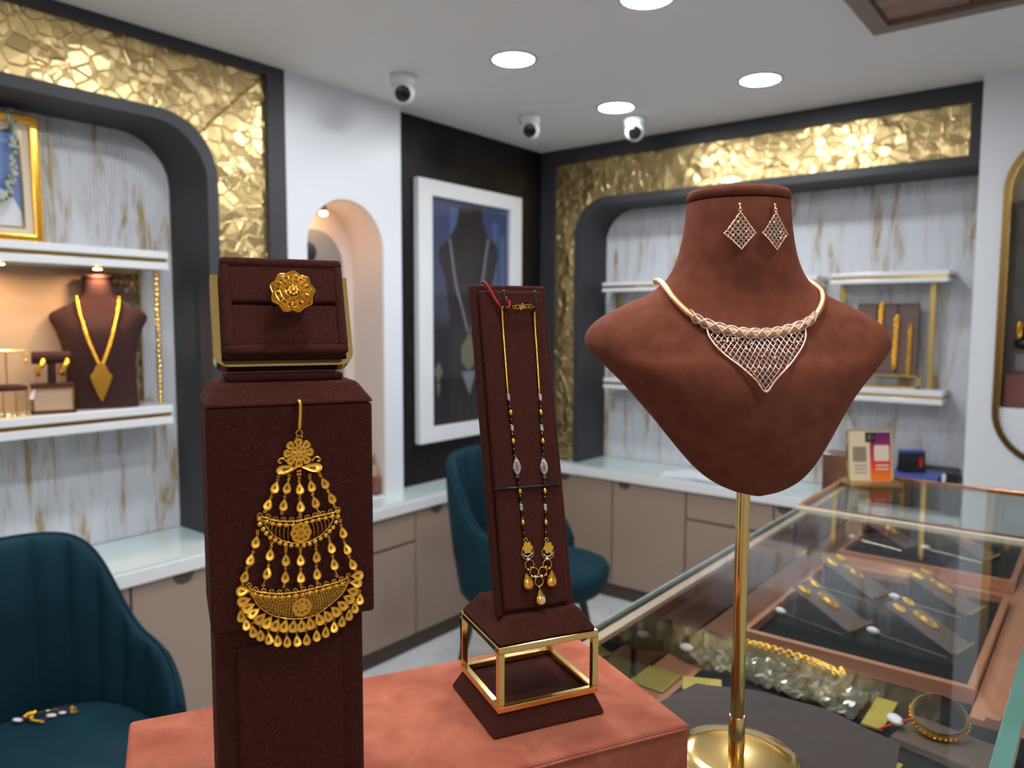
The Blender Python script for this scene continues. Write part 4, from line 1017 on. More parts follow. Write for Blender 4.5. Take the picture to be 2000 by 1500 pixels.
# ------------------------------------------------------------------ gold head ornament hanging on the column
OT = FRM @ Matrix.Translation((-.300, .0176, ZP)) @ Matrix(((1, 0, 0, 0), (0, 0, -1, 0), (0, 1, 0, 0), (0, 0, 0, 1))) @ Matrix.Scale(.001, 4)   # mm, x right, y up, z out
orn = thing('head_ornament', 'tiered gold head ornament with teardrops hanging on the brown column', 'head ornament', at(-.30, .0176, 1.29), RZ)
FLOWER = [(2.3, 236.4)]
ST1 = [[(-10.3, 222.5), (-12.6, 215.9), (-16.8, 205.5), (-19.0, 200.7)], [(-3.8, 222.3), (-5.3, 215.3), (-7.8, 204.3), (-8.8, 198.6)], [(2.3, 220.4), (2.3, 213.6), (2.5, 202.3), (2.4, 196.1)], [(8.9, 221.6), (9.6, 215.0), (11.6, 204.2), (14.2, 196.6)], [(14.9, 222.1), (17.7, 216.1), (22.0, 206.0), (24.4, 199.5)]]
C1T = [(-22.0, 197.6), (-18.5, 196.9), (-14.1, 194.7), (-8.9, 193.5), (-2.5, 192.8), (2.1, 192.7), (7.4, 193.5), (13.5, 194.6), (18.9, 195.1), (22.9, 195.8), (26.4, 196.5)]
C1B = [(-22.3, 196.3), (-22.1, 192.9), (-20.2, 189.5), (-18.4, 186.6), (-15.9, 183.7), (-13.1, 181.7), (-10.2, 179.7), (-6.9, 178.2), (-3.3, 177.1), (0.5, 176.7), (4.5, 176.2), (8.1, 176.8), (11.6, 177.9), (15.1, 179.5), (18.4, 181.2), (20.8, 183.6), (23.1, 185.9), (25.2, 189.2), (26.4, 192.6), (26.5, 196.1)]
ST2 = [[(-23.7, 188.6), (-24.8, 182.6), (-28.0, 171.5), (-31.9, 161.6), (-33.2, 155.3)], [(-15.3, 180.2), (-16.4, 173.5), (-18.6, 161.8), (-21.0, 153.6)], [(-6.7, 175.7), (-7.1, 168.9), (-7.6, 157.9), (-8.5, 151.1)], [(2.2, 174.3), (2.1, 167.7), (2.1, 156.3), (2.0, 150.3)], [(12.1, 175.5), (12.0, 168.6), (12.1, 157.3), (12.4, 151.0)], [(20.0, 180.2), (21.4, 173.4), (23.3, 162.2), (25.0, 153.5)], [(28.0, 189.9), (28.9, 182.4), (31.4, 171.1), (35.0, 160.7), (37.2, 156.1)]]
C2T = [(-29.6, 153.8), (-25.9, 150.9), (-21.5, 149.2), (-16.4, 147.8), (-11.2, 146.7), (-4.7, 146.4), (1.9, 146.5), (7.9, 147.0), (14.7, 147.8), (20.1, 148.5), (25.0, 149.2), (29.1, 150.4), (32.6, 151.7)]
C2B = [(-29.3, 152.1), (-27.2, 147.0), (-24.8, 141.8), (-21.7, 138.3), (-18.6, 135.4), (-15.1, 133.1), (-11.5, 131.5), (-7.0, 129.9), (-2.4, 129.0), (2.9, 128.5), (7.6, 128.8), (11.7, 129.9), (15.1, 131.5), (18.5, 133.8), (22.0, 136.1), (25.1, 138.5), (28.3, 141.3), (31.1, 145.5), (32.8, 150.3)]
PET = [(-33.1, 151.9), (-32.6, 145.7), (-30.2, 141.3), (-27.1, 137.1), (-23.4, 133.0), (-19.0, 129.9), (-14.2, 127.4), (-9.0, 125.9), (-3.5, 124.9), (1.8, 124.4), (7.5, 124.9), (13.0, 126.9), (18.4, 128.1), (23.6, 130.5), (27.8, 133.8), (32.1, 137.5), (34.9, 142.1), (37.1, 147.5), (37.9, 152.1)]
DRP = [(-34.7, 136.5), (-31.7, 130.6), (-27.7, 125.5), (-23.5, 122.4), (-18.6, 119.1), (-13.1, 117.1), (-7.5, 115.5), (-1.2, 114.7), (4.8, 114.8), (11.1, 116.2), (16.9, 117.7), (22.6, 120.0), (27.5, 123.1), (32.3, 126.7), (36.2, 131.1), (39.8, 136.3)]
# teardrop, unit height, point up, dished face with a leaf mark
def drop_mesh():
    g = G(); n = 22
    def ol(s_, z): return [(s_ * .345 * math.sin(a) * (math.sin(a / 2) ** 1.15 if a <= PI else -abs(math.sin(a / 2)) ** 1.15 * -1), s_ * .5 * math.cos(a) - (1 - s_) * .06, z) for a in [2 * PI * i / n for i in range(n)]]
    rings = [ol(1, 0), ol(1.0, .10), ol(.93, .15), ol(.80, .14), ol(.72, .06), ol(.4, .045)]
    vs = [p for r_ in rings for p in r_]; fs = [(i * n + j, i * n + (j + 1) % n, (i + 1) * n + (j + 1) % n, (i + 1) * n + j) for i in range(5) for j in range(n)]
    fs += [tuple(range(n))[::-1], tuple(5 * n + j for j in range(n))]; g.add(vs, fs); nf = len(g.f)
    for a, b in (((0, -.25, .07), (0, .06, .07)), ((0, -.02, .07), (-.09, -.16, .07)), ((0, -.02, .07), (.09, -.16, .07)), ((0, .10, .07), (-.05, .0, .07)), ((0, .10, .07), (.05, .0, .07))): g.tube([a, b], .026, 4)
    me = mesh_of('teardrop', g, 'gold_matte', 55); me.materials.append(M['gold_dark'])
    for q in me.polygons[nf:]: q.material_index = 1           # engraved leaf, its shadow put into a darker gold
    return me
DROP = drop_mesh()
RD = random.Random(12)
def put_drop(name, x, y, ang, h, wd=1.0, par=orn, z=1.0):       # each drop hangs at its own slight tilt
    inst(name, DROP, OT @ Matrix.Translation((x, y, z + 1.2)) @ Matrix.Rotation(R(-RD.uniform(5, 24)), 4, 'X') @ Matrix.Rotation(R(RD.uniform(-8, 8)), 4, 'Y') @ Matrix.Rotation(ang, 4, 'Z') @ Matrix.Diagonal((h * wd, h, h * .9, 1)), par)
links = G(OT)
for ST in (ST1, ST2):
    for s_ in ST:
        for i in range(len(s_) - 1):
            a, b = Vector(s_[i]), Vector(s_[i + 1])
        for i in range(1, len(s_) - 1):
            p = Vector(s_[i]); q = Vector(s_[i - 1]); r_ = Vector(s_[i + 1])
            d = (q - r_).normalized(); ang = math.atan2(-d.x, d.y)
            put_drop('teardrop', p.x, p.y, ang, 8.2, 1.28)
            tp = p + d * 4.6; links.ring((tp.x, tp.y, 1.5), .75, .28, 10, 5)
            bt = p - d * 4.5; links.ring((bt.x, bt.y, 1.5), .7, .26, 10, 5)
        for k in (0, -1): links.ring((s_[k][0], s_[k][1], 1.5), .85, .28, 10, 5)
        a, b = Vector(s_[-2]), Vector(s_[-1]); d = (b - a)
        if d.length > 6: links.tube([(a.x + d.x * .62, a.y + d.y * .62, 1.5), (b.x, b.y, 1.5)], .35, 5)
obj('links', links, 'gold', orn, 180)
C = Vector((2.0, 165.0))
for i, p in enumerate(PET):
    o = Vector((2.0, 152.0)); d = (o - Vector(p)); d.x *= .9; d = d.normalized(); ang = math.atan2(-d.x, d.y)
    put_drop('petal', p[0], p[1], ang, 8.8, 1.42, z=.8)
g = G(OT)
for i, p in enumerate(DRP):
    put_drop('fringe_drop', p[0], p[1], R(-10 + 20 * i / 15) * -.6, 8.2, 1.28)
    g.ring((p[0], p[1] + 5.0, 1.5), .75, .28, 10, 5)
obj('fringe_links', g, 'gold', orn, 180)
# hook and ring
obj('hook', G(OT).tube(path([(2.4, 268.8, -1.0), (3.0, 269.4, 1.0), (3.8, 267.5, 2.0), (3.6, 260, 2.2), (3.0, 251.5, 2.0)], 6), 1.15, 10), 'gold', orn, 180)
obj('hook_ring', G(OT).ring((2.9, 249.0, 1.5), 1.9, .38, 18, 6), 'gold', orn, 180)
def flower(cx, cy, n, r0, pr, z, a0=PI / 2, name='flower'):
    for i in range(n):
        a = a0 + 2 * PI * i / n
        inst(name, DROP, OT @ Matrix.Translation((cx + r0 * math.cos(a), cy + r0 * math.sin(a), z)) @ Matrix.Rotation(a + PI / 2, 4, 'Z') @ Matrix.Diagonal((pr * 1.62, pr, pr * .8, 1)), orn)
flower(2.3, 236.4, 8, 6.3, 6.4, 1.0, name='outer_petal'); flower(2.3, 236.4, 7, 2.9, 5.0, 2.2, name='inner_petal')
flower(2.6, 185.1, 8, 3.7, 6.0, 2.4, name='flower_petal'); flower(2.4, 136.3, 8, 3.4, 5.6, 2.4, name='flower_petal')
obj('flower_centre', G(OT).ball((2.3, 236.4, 3.2), .9, 8, 6).ball((2.6, 185.1, 3.6), .9, 8, 6).ball((2.4, 136.3, 3.6), .9, 8, 6), 'gold', orn, 180)
put_drop('wing', -5.2, 226.6, R(-84), 13.6, .85, z=1.2); put_drop('wing', 9.9, 226.4, R(84), 13.6, .85, z=1.2)
g = G(OT)
for s_, (x, y) in ((-1, (-7.5, 232.4)), (1, (12.8, 231.9))): g.tube(path([(x - s_ * 2.5, y - 1.2, 1.4), (x, y + 1.2, 1.6), (x + s_ * 2.6, y + .2, 1.6), (x + s_ * 2.2, y - 1.6, 1.6), (x + s_ * .8, y - 1.2, 1.6)], 5), .7, 6)
for k in range(4): g.ball((2.2 + (k % 2 - .5) * 1.6, 223.2 + (k // 2) * 2.0 - .5, 1.6), 1.0, 8, 5)
for x in (1.2, 4.6): g.ball((x, 246.4, 1.4), .7, 7, 5)
obj('scrolls', g, 'gold', orn, 180)
def along(pts, n):
    P = path([(a, b, 0) for a, b in pts], 10); L = [0]
    for a, b in zip(P[:-1], P[1:]): L.append(L[-1] + (b - a).length)
    out = []; k = 0
    for i in range(n):
        s_ = L[-1] * i / (n - 1)
        while k < len(L) - 2 and L[k + 1] < s_: k += 1
        f_ = (s_ - L[k]) / max(1e-9, L[k + 1] - L[k]); out.append(P[k].lerp(P[k + 1], f_))
    return out
def crescent(ct, cb, name, solid):
    g = G(OT); nT = 46
    tp, bt = along(ct, nT), along(cb, nT)
    if not solid: bt = [b.lerp(Vector((2.0, 190, 0)), .13) for b in bt]
    g.tube([(p.x, p.y, 1.6) for p in tp], .55, 6); g.tube([(p.x, p.y, 1.6) for p in bt], .5, 6)
    g.tube([(p.x, p.y - 2.2, 1.6) for p in tp[1:-1]], .35, 5)
    for i in range(1, nT - 1, 1 if solid else 2):
        a, b = tp[i], bt[i]
        bow = 1.6 * math.sin(PI * (i / nT - .5)) * 1.4
        g.tube([(lerp(a.x, b.x, k / 4) + bow * math.sin(PI * k / 4), lerp(a.y, b.y, k / 4), 1.4 + .8 * math.sin(PI * k / 4)) for k in range(5)], .22, 4)
    obj(name, g, 'gold', orn, 180)
    g = G(OT)
    for p in along(ct, 14 if solid else 11):          # scalloped crest and the row of hearts below it
        for k in range(5): g.ball((p.x + 1.5 * math.cos(PI * k / 4), p.y + .6 + 1.9 * math.sin(PI * k / 4), 1.5), .62, 6, 4)
        g.ball((p.x, p.y + .8, 1.6), .6, 6, 4)
    hearts = G(OT)
    for p in along(ct, 16 if solid else 13)[1:-1]: hearts.ball((p.x, p.y - 2.4, 1.9), 1.45, 10, 6, (1, 1, .5))
    obj(name + '_crest', g, 'gold', orn, 180); return hearts
h = crescent(C1T, C1B, 'crescent', False)
for p in C1B: h.ball((p[0], p[1], 1.4), 1.62, 10, 6, (1, 1.05, .5))
obj('heart_border', h, 'gold_matte', orn, 180)
h = crescent(C2T, C2B, 'crescent', True)
obj('heart_border', h, 'gold_matte', orn, 180)
g = G(OT); rr = random.Random(6)                      # pierced scrollwork of the lower crescent
tp, bt = along(C2T, 40), along(C2B, 40)
for i in range(2, 38):
    a, b = tp[i], bt[i]; n = max(1, int((a - b).length / 2.0))
    for k in range(1, n):
        p = a.lerp(b, (k + .25 * (i % 2)) / n)
        g.ring((p.x, p.y, 1.7 + .5 * math.sin(PI * k / n)), .72, .24, 8, 4)
obj('scrollwork', g, 'gold', orn, 180)

# ------------------------------------------------------------------ necklace stand
t = thing('necklace_stand', 'brown suede necklace stand on an open polished brass cube frame', 'display stand', at(-.104, .09, ZP + .0005), RZ)
obj('foot', G(FRM).frus((-.154, .040, -.054, .137), ZP + .0005, (-.146, .0475, -.0605, .1295), ZP + .0165), 'suede', t, bevel=.0025, seg=3)
u0, u1, v0, v1, z0, z1, e = -.1445, -.0612, .0485, .1290, ZP + .0167, ZP + .0695, .0027
g = G(FRM)
for u in (u0, u1):
    for v in (v0, v1):
        obj('brass_post', G(FRM).box((u - e, v - e, z0 + .0054), (u + e, v + e, z1 - .0054)), 'brass', t, bevel=.0006)
for z in (z0 + .0027, z1 - .0027):
    for v in (v0, v1): obj('brass_rail', G(FRM).box((u0 - e, v - e, z - e), (u1 + e, v + e, z + e)), 'brass', t, bevel=.0008)
    for u in (u0, u1): obj('brass_rail', G(FRM).box((u - e, v0 + e, z - e), (u + e, v1 - e, z + e)), 'brass', t, bevel=.0008)
obj('shoulder', G(FRM).frus((u0 - .002, v0 - .002, u1 + .002, v1 + .002), z1 + .0003, (-.134, .058, -.071, .121), z1 + .0175), 'suede', t, bevel=.0022, seg=3)
LEAN = math.atan2(.058, .266)
PT = FRM @ Matrix.Translation((-.105, .0625, 1.2655)) @ Matrix.Rotation(R(90) - LEAN, 4, 'X')      # x right, y up the panel, z out
PL = .2722
obj('panel', G(PT).box((-.0346, 0, -.012), (.0346, PL, -.0035)), 'suede', t, bevel=.0025, seg=3)
obj('pad', G(PT).box((-.0296, .0045, -.0036), (.0286, PL - .006, .001)), 'suede', t, bevel=.0022, seg=3)
obj('prop', G(FRM).add([(-.12, .095, 1.268), (-.09, .095, 1.268), (-.09, .119, 1.268), (-.12, .119, 1.268), (-.12, .1305, 1.40), (-.09, .1305, 1.40), (-.09, .134, 1.40), (-.12, .134, 1.40)], [(0, 1, 2, 3), (4, 5, 6, 7), (0, 1, 5, 4), (1, 2, 6, 5), (2, 3, 7, 6), (3, 0, 4, 7)]), 'suede', t)
MM = PT @ Matrix.Translation((0, 0, .001)) @ Matrix.Scale(.001, 4)
for x in (-10.2, 18.3): obj('hook', G(MM).tube(path([(x - 1.5, 247, .5), (x, 249, 5), (x + .3, 255, 7), (x - .4, 264.5, 7.5)], 5), 1.05, 8).tube([(x + 1.8, 248.5, .5), (x + 1.5, 256, 3.5)], .8, 6), 'black', t, 180)
obj('elastic_band', G(MM).tube([(-30.2, 101.3, .6), (-9, 101.2, 1.4), (14, 100.9, 1.4), (28.5, 100.7, .6)], .95, 8), 'black', t, 180)

nk = thing('mangalsutra_necklace', 'black bead and gold necklace with three gold drops on the leaning brown panel', 'necklace', tuple(PT @ Vector((0, .01, 0))), RZ)
NLp = [(-10.6, 251.5, 4.5), (-11.4, 248.0, 3.0), (-11.4, 233.6, 1.6), (-11.5, 212.0, 1.3), (-11.9, 178.0, 1.3)]; NRp = [(18.0, 251.5, 4.5), (18.4, 248.3, 3.0), (18.3, 233.5, 1.6), (18.0, 211.6, 1.3), (17.0, 176.9, 1.3)]
for p in (NLp, NRp): obj('snake_chain', G(MM).tube(path(p, 8), .95, 8), 'gold_polish', nk, 180)
g = G(MM)
g.ring((2.0, 250.8, 4.4), 2.2, .6, 14, 6, sy=.7); g.box((3.6, 249.4, 3.8), (9.0, 252.6, 5.0)); g.ring((11.2, 251.4, 4.4), 2.0, .6, 14, 6, sy=.7); g.ring((14.4, 251.6, 4.4), 1.6, .5, 12, 6); g.ring((-1.2, 250.6, 4.4), 1.3, .45, 12, 6); g.ball((7, 253.2, 4.5), .9, 7, 5); g.ball((5, 248.8, 4.5), .9, 7, 5)
obj('clasp', g, 'gold', nk, 60)
BLp = [(-11.7, 175.4), (-11.0, 162.7), (-10.8, 150.1), (-10.9, 139.2), (-10.6, 127.6), (-9.7, 117.5), (-9.0, 104.6), (-8.7, 98.0), (-8.6, 85.3), (-8.4, 73.0), (-8.0, 62.3), (-7.4, 59.4)]
BRp = [(17.2, 174.3), (16.5, 161.5), (16.1, 148.7), (16.0, 137.6), (15.3, 125.8), (14.8, 115.7), (14.0, 102.7), (13.8, 96.5), (13.0, 83.2), (12.2, 70.8), (11.1, 60.2), (11.3, 56.9)]
gk, gb, gd, gl = G(MM), G(MM), G(MM), G(MM)
for S_, pts in ((0, BLp), (1, BRp)):
    pp = path([(a, b, 1.5) for a, b in pts], 12); L = 0; last = 0
    ys_ = [p.y for p in pp]
    def xat(y):
        for a, b in zip(pp[:-1], pp[1:]):
            if y >= pp[0].y: return pp[0].x
            if a.y >= y >= b.y: return lerp(a.x, b.x, (a.y - y) / max(1e-6, a.y - b.y))
        return pp[-1].x
    special = [pts[0][1], pts[1][1], pts[2][1], pts[3][1], pts[5][1], pts[7][1], pts[8][1], pts[9][1]]
    y = pts[0][1] - 4.0; k = 0
    while y > pts[-1][1] + 1:
        lim = [8.5 if s_ == pts[5][1] else 3.2 for s_ in special]
        if all(abs(y - s_) > l_ for s_, l_ in zip(special, lim)):
            if k % 3 == 2: gl.ball((xat(y), y, 1.5), .75, 7, 5)
            else: gk.ball((xat(y), y, 1.5), 1.15, 8, 5, (1, .9, 1))
            k += 1
        y -= 1.75
    for s_ in (pts[1][1], pts[3][1], pts[7][1], pts[9][1]):
        x = xat(s_); gb = G(); gb.T = MM @ Matrix.Translation((x, s_, 1.6)) @ Matrix.Rotation(R(-90), 4, 'X')
        gb.lathe([(.5, -2.6), (1.2, -2.0), (1.9, -.5), (2.0, 0), (1.9, .5), (1.2, 2.0), (.5, 2.6)], 12); obj('gold_bead', gb, 'gold_polish', nk, 60)
    for s_ in (pts[0][1], pts[2][1], pts[8][1]):
        x = xat(s_); gd = G(MM)
        for i in range(10): gd.ball((x + .85 * math.cos(i * 2.4), s_ - 2.4 + i * .52, 1.7 + .6 * math.sin(i * 2.4)), .62, 6, 4)
        obj('crystal_bead', gd, 'diamond', nk, 180)
    x, c = xat(pts[5][1]), pts[5][1]; gd = G(MM)
    for i in range(11):
        f_ = i / 10; w_ = 3.0 * math.sin(PI * min(1, .12 + f_ * .88)) ** .8 * (1.15 - .35 * (1 - f_))
        for k in range(9): gd.ball((x + w_ * math.cos(2 * PI * k / 9 + i * .35), c + 6 - 12 * f_, 2.2 + w_ * .7 * math.sin(2 * PI * k / 9 + i * .35)), .55, 6, 4)
    obj('crystal_barrel', gd, 'diamond', nk, 180)
    for dy in (7.6, -7.6): gl.ring((x, c + dy, 1.6), 1.0, .32, 10, 5)
M['rose_gold_bead'] = mat('rose_gold_bead', (.95, .62, .42), .15, 1.0)
obj('black_beads', gk, 'black_bead', nk, 180); obj('spacers', gl, 'rose_gold_bead', nk, 180)
def cflower(x, y, s_):
    g = G(MM); n = 48
    g.plate([(x + s_ * (1 + .13 * math.cos(6 * a)) * math.cos(a), y + s_ * 1.08 * (1 + .13 * math.cos(6 * a)) * math.sin(a)) for a in [2 * PI * i / n for i in range(n)]], [], ID, 2.0, 3.0)
    obj('flower_charm', g, 'gold_matte', nk)
cflower(-6.7, 52.6, 4.2); cflower(12.0, 50.4, 4.2)
g = G(MM); gs = G(MM)
for x, y in ((-7.3, 59.0), (11.5, 56.8)): g.ring((x, y, 1.8), 1.5, .45, 12, 6)
for x, y in ((-6.5, 48.6), (11.7, 46.4)):
    g.ring((x, y, 1.5), 5.3, .42, 26, 6); gs.tube([(x + 4.2 * math.cos(R(a)), y + 1.0 + 4.0 * math.sin(R(a)), 1.6) for a in range(200, 345, 12)], .5, 6)
for x, y, r_ in ((-5.6, 39.0, 3.9), (10.3, 37.3, 3.9), (-2.0, 32.4, 3.7), (5.7, 32.0, 3.7), (1.6, 24.8, 3.7)): g.ring((x, y, 1.5), r_, .42, 22, 6)
for x, y in ((-6.6, 43.3), (10.3, 41.8)): gs.ball((x, y, 1.9), 1.3, 8, 6)
for x, y in ((-2.4, 29.0), (3.4, 28.7)): gs.ball((x + .6, y, 2.0), 1.15, 8, 6)
for x, y in ((-7.4, 35.2), (-4.6, 36.4), (-4.6, 29.6), (8.6, 35.2), (11.6, 33.8), (7.8, 29.2), (1.1, 20.4)): g.ball((x, y, 1.9), 1.35, 8, 6)
obj('ring_links', g, 'gold', nk, 180); obj('silver_details', gs, 'diamond', nk, 180)
for x, y, a, pav in ((-9.1, 26.3, 8, 'gold'), (12.3, 25.5, -8, 'gold'), (.9, 12.5, 0, 'diamond')):
    D_ = MM @ Matrix.Translation((x, y, 3.2)) @ Matrix.Rotation(R(a), 4, 'Z')
    g = G(D_); n = 26; rings = []
    for f_ in [i / 12 for i in range(13)]:
        ph = PI * f_; yy = 7.0 * math.cos(ph); rd = 5.9 * math.sin(ph) * math.sin(ph / 2) ** 1.1 + .01
        rings.append([(rd * math.cos(2 * PI * j / n), yy, .62 * rd * math.sin(2 * PI * j / n)) for j in range(n + 1)])
    g.grid(rings); dr = obj('gold_drop', g, 'gold_polish', nk, 180)
    g = G(D_)
    for i in range(-3, 4):
        for j in range(-4, 5):
            if (i / 3.0) ** 2 + (j / 4.2) ** 2 < 1: g.ball((.8 + i * .78, -2.2 + j * .72, 2.95 - .06 * i * i - .03 * j * j), .36, 6, 4)
    obj('pave', g, pav, dr, 180)
th_ = thing('red_thread', 'red twisted thread tied to the necklace clasp on the leaning panel', 'thread', tuple(PT @ Vector((-.018, .26, 0))), RZ)
g = G(MM)
for o in (0, 1.1):
    g.tube(path([(-25.6 + o, 273.0, -4.5), (-24.6 + o, 272.6, 1.0), (-21.0 + o, 266.0, 2.0), (-17.5 + o, 259, 2.0), (-13.6 + o * .5, 252.6, 2.5)], 6), .55, 5)
g.tube(path([(-13.6, 252.0, 2.5), (-9.6, 250.5, 3.5), (-5.6, 250.8, 4.0), (-4.4, 254.0, 3.4), (-6.5, 256.5, 3.0), (-6.2, 260.0, 2.4)], 6), .7, 5)
g.tube(path([(-5.6, 251.0, 4.0), (-3.6, 255.5, 3.0), (-4.8, 256.8, 3.0)], 6), .6, 5)
obj('strand', g, 'red', th_, 180)

# ------------------------------------------------------------------ large bust on a brass pole
BY = R(38.2)
BT = Matrix.Translation((-.2806, .729, ZS + .0035)) @ Matrix.Rotation(BY, 4, 'Z')      # x right, -y toward the viewer
bs = thing('bust_stand', 'large rust brown suede necklace bust on a brass pole and round foot', 'bust', (-.2806, .729, ZS + .0035), BY)
obj('foot_disc', G(BT).lathe([(.0605, 0), (.062, .0015), (.0615, .0045), (.058, .0065), (.040, .0075), (.012, .0090), (.0001, .0092)], 56), 'brass', bs, 40)
obj('pole', G(BT).lathe([(.0068, .008), (.0068, .300)], 28), 'brass', bs, 40)
obj('collar', G(BT).lathe([(.0082, .0085), (.0082, .045), (.0072, .047)], 28), 'brass', bs, 40)
BX = BT @ Matrix.Translation((-.012, 0, 0))
LVB = resample([(.2860, .004, .050, .046, .053), (.290, .022, .048, .036, .057), (.299, .041, .044, .026, .063), (.313, .0565, .040, .016, .071), (.335, .073, .035, .008, .080), (.359, .0895, .029, .000, .087), (.383, .1085, .020, -.008, .090),
                (.405, .130, .010, -.014, .086), (.418, .1435, .003, -.018, .075), (.427, .1475, .0, -.020, .069), (.438, .1445, -.002, -.024, .062), (.450, .132, -.004, -.030, .055), (.462, .109, -.006, -.037, .049),
                (.474, .084, -.006, -.042, .046), (.486, .0685, -.006, -.046, .0455), (.502, .0590, -.006, -.049, .0455), (.522, .0530, -.006, -.051, .0455), (.543, .0498, -.006, -.051, .0440), (.560, .0484, -.006, -.051, .042)], 4)
tg = loft_g(None, LVB, 64, 2.15)
tg.v = [tuple(BX @ Vector((x + .11 * max(0, .375 - z), y, z))) for x, y, z in tg.v]     # the lower point hangs a little to one side
obj('torso', tg, 'bust', bs, 60)
obj('neck_cap', G(BX @ Matrix.Translation((0, .0045, 0))).lathe([(.0455, .5612), (.0486, .5635), (.0490, .5680), (.0465, .5715), (.036, .5735), (.0001, .5742)], 48, (0, 0, 0), .96), 'bust', bs, 60)

def drape(x, z, off): return (x, front_of(LVB, x, z, 2.15, off), z)
cn = thing('diamond_necklace', 'rose gold collar necklace with a lattice diamond bib on the large bust', 'necklace', tuple(BX @ Vector((0, -.1, .40))), BY)
half = [(0, .4360), (.015, .4368), (.030, .4400), (.045, .4450), (.056, .4520), (.064, .4605), (.070, .4700), (.0730, .4800)]
full = [(-a, b) for a, b in half[:0:-1]] + half
cpts = path([(a, 0, b) for a, b in full], 8)
dr = []
for p in cpts:
    q = drape(p.x, p.z, .0036); dr.append(Vector(q))
ends0 = [Vector((-.0735, .030, .487)), Vector((-.0735, .008, .4855))]; ends1 = [Vector((.0735, .008, .4855)), Vector((.0735, .030, .487))]
tube_path = [Vector(p) for p in path(ends0 + dr[1:-1:3] + ends1, 5)]
rad = [.0032 + .0012 * max(0, 1 - (abs(p.x) / .05) ** 2) if p.y < 0 else .0031 for p in tube_path]
obj('collar', G(BX).tube(tube_path, rad, 10), 'rose_gold', cn, 180)
g = G(BX); inner = [p for p in tube_path if abs(p.x) < .057 and p.y < -.0]
for s_ in range(6):
    pts = []
    for i, p in enumerate(inner):
        a = (1 if s_ < 3 else -1) * i * .24 + s_ * PI * 2 / 3; q = p + Vector((0, -math.sin(a), math.cos(a))) * .0046
        pts.append(q)
    for q in pts: g.ball(q, .0009, 6, 4)
    for q, w_ in zip(pts[:-1], pts[1:]): g.ball(q.lerp(w_, .5), .0008, 6, 4)
obj('diamond_twist', g, 'rose_diamond', cn, 180)
# bib: outline, border beads, lattice
BW_ = [(-.0440, .4400), (-.0430, .4335), (-.0385, .4255), (-.0300, .4160), (-.0190, .4065), (-.0085, .3965), (0, .3865), (.0085, .3965), (.0190, .4065), (.0300, .4160), (.0385, .4255), (.0430, .4335), (.0440, .4400)]
bib = path([(a, 0, b) for a, b in BW_], 8)
def ztop(x): return .4345 + .0075 * (abs(x) / .044) ** 2
def zbot(x):
    bz = None
    for a, b in zip(bib[:-1], bib[1:]):
        if min(a.x, b.x) <= x <= max(a.x, b.x):
            v = lerp(a.z, b.z, 0 if a.x == b.x else (x - a.x) / (b.x - a.x)); bz = v if bz is None else min(bz, v)
    return bz if bz is not None else 1
g = G(BX)
g.tube([drape(p.x, p.z, .0030) for p in bib], .0009, 6)
for i in range(len(bib) - 1):
    for f_ in (0, .5): p = bib[i].lerp(bib[i + 1], f_); g.ball(drape(p.x, p.z, .0036), .00115, 6, 4)
obj('bib_border', g, 'rose_gold_bead', cn, 180)
g = G(BX); gb = G(BX); rr = random.Random(8)
for s_ in (-1, 1):
    k = -16
    while k <= 16:
        c = k * .0068; seg = []
        for i in range(61):
            x = -.044 + .088 * i / 60; z = .415 + s_ * (x * 1.12) + c * .95 + .006 * s_ * math.sin(x * 36)
            if zbot(x) < z < ztop(x): seg.append((x, z))
            elif len(seg) > 1: break
        if len(seg) > 1:
            g.tube([drape(a, b, .0032) for a, b in seg], .00036, 5)
            for a, b in seg[::2]: g.ball(drape(a, b, .0036), .00050, 6, 4)
        k += 1
for i in range(26):
    x = rr.uniform(-.038, .038); z0_, z1_ = zbot(x) + .003, ztop(x) - .004
    if z1_ > z0_: z = rr.uniform(z0_, z1_); gb.ball(drape(x, z, .0040), .0013, 8, 6)
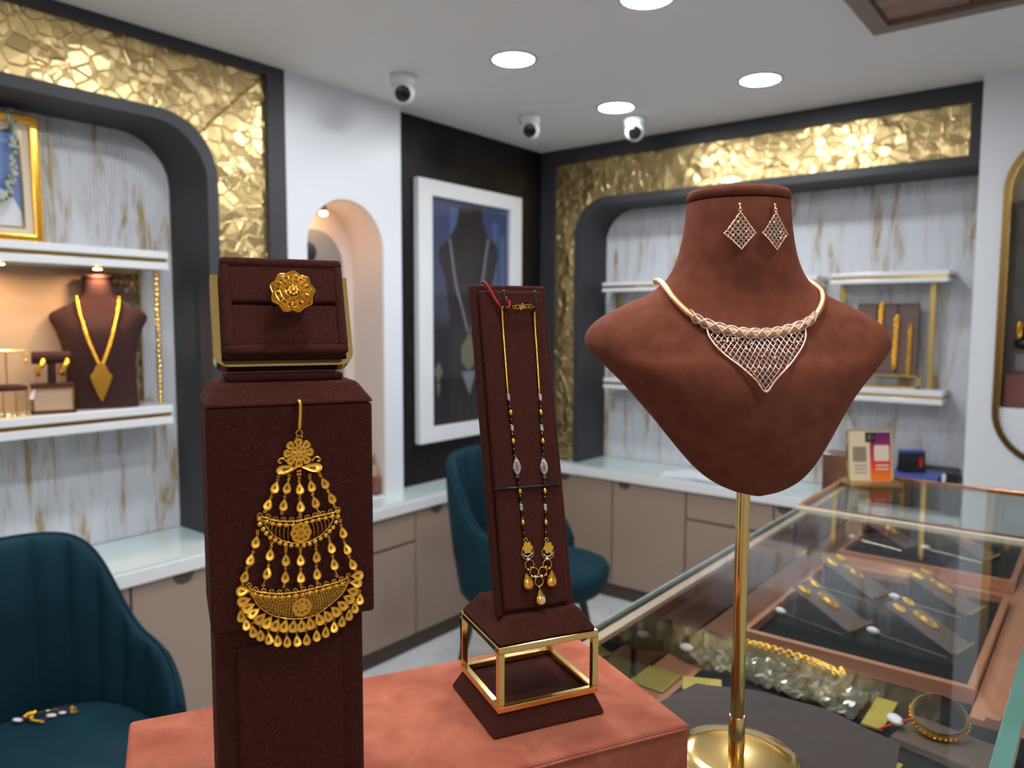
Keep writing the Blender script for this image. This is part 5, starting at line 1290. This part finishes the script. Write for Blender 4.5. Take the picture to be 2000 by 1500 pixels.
obj('bib_lattice', g, 'rose_diamond', cn, 180); obj('bib_accents', gb, 'rose_gold_bead', cn, 180)

def kite(cx, label, sx):
    z0_ = .5450
    t = thing('lattice_earring', label, 'earring', tuple(BX @ Vector(drape(cx, .53, .004))), BY, 'lattice diamond earrings')
    K = [(0, z0_), (.0132 * sx, .5262), (.0012, .5118), (-.0132 * sx, .5262)]
    dd = lambda x, z, o=.004: drape(cx + x, z, o + .002)
    out = []
    for i in range(4):
        a, b = K[i], K[(i + 1) % 4]
        for j in range(10):
            f_ = j / 10; x, z = lerp(a[0], b[0], f_), lerp(a[1], b[1], f_); sag = .0012 * math.sin(PI * f_)
            out.append((x * (1 - sag * 40), z))
    g = G(BX); g.tube([dd(x, z) for x, z in out], .0007, 6, True)
    for x, z in out: g.ball(dd(x, z, .0046), .00105, 6, 4)
    g.ring(dd(0, z0_ + .0022), .0014, .0004, 10, 5, (1, 0, 0), (0, 0, 1)); g.tube([dd(0, z0_ + .003), dd(0, z0_ + .0065, .002)], .0008, 6); g.ball(dd(0, z0_ + .0072, .002), .0016, 8, 6)
    obj('border', g, 'rose_gold_bead', t, 180)
    g = G(BX); ga = G(BX)
    P = lambda a, b: Vector(K[0] + (0,)).lerp(Vector(K[1] + (0,)), a) * (1 - b) + Vector(K[3] + (0,)).lerp(Vector(K[2] + (0,)), a) * b
    for i in range(1, 6):
        for sw in (0, 1):
            pts = [P(i / 6, j / 12) if sw else P(j / 12, i / 6) for j in range(13)]
            g.tube([dd(p.x, p.y) for p in pts], .00045, 5)
            for p in pts: g.ball(dd(p.x, p.y, .0045), .0006, 6, 4)
    for i, j in ((1, 2), (3, 4), (4, 2), (2, 5), (5, 3)): p = P(i / 6, j / 6); ga.ball(dd(p.x, p.y, .005), .0012, 8, 6)
    obj('lattice', g, 'rose_diamond', t, 180); obj('accents', ga, 'rose_gold_bead', t, 180)
kite(-.0130, 'left lattice diamond earring on the neck of the large bust', 1.0)
kite(.0195, 'right lattice diamond earring on the neck of the large bust', .95)
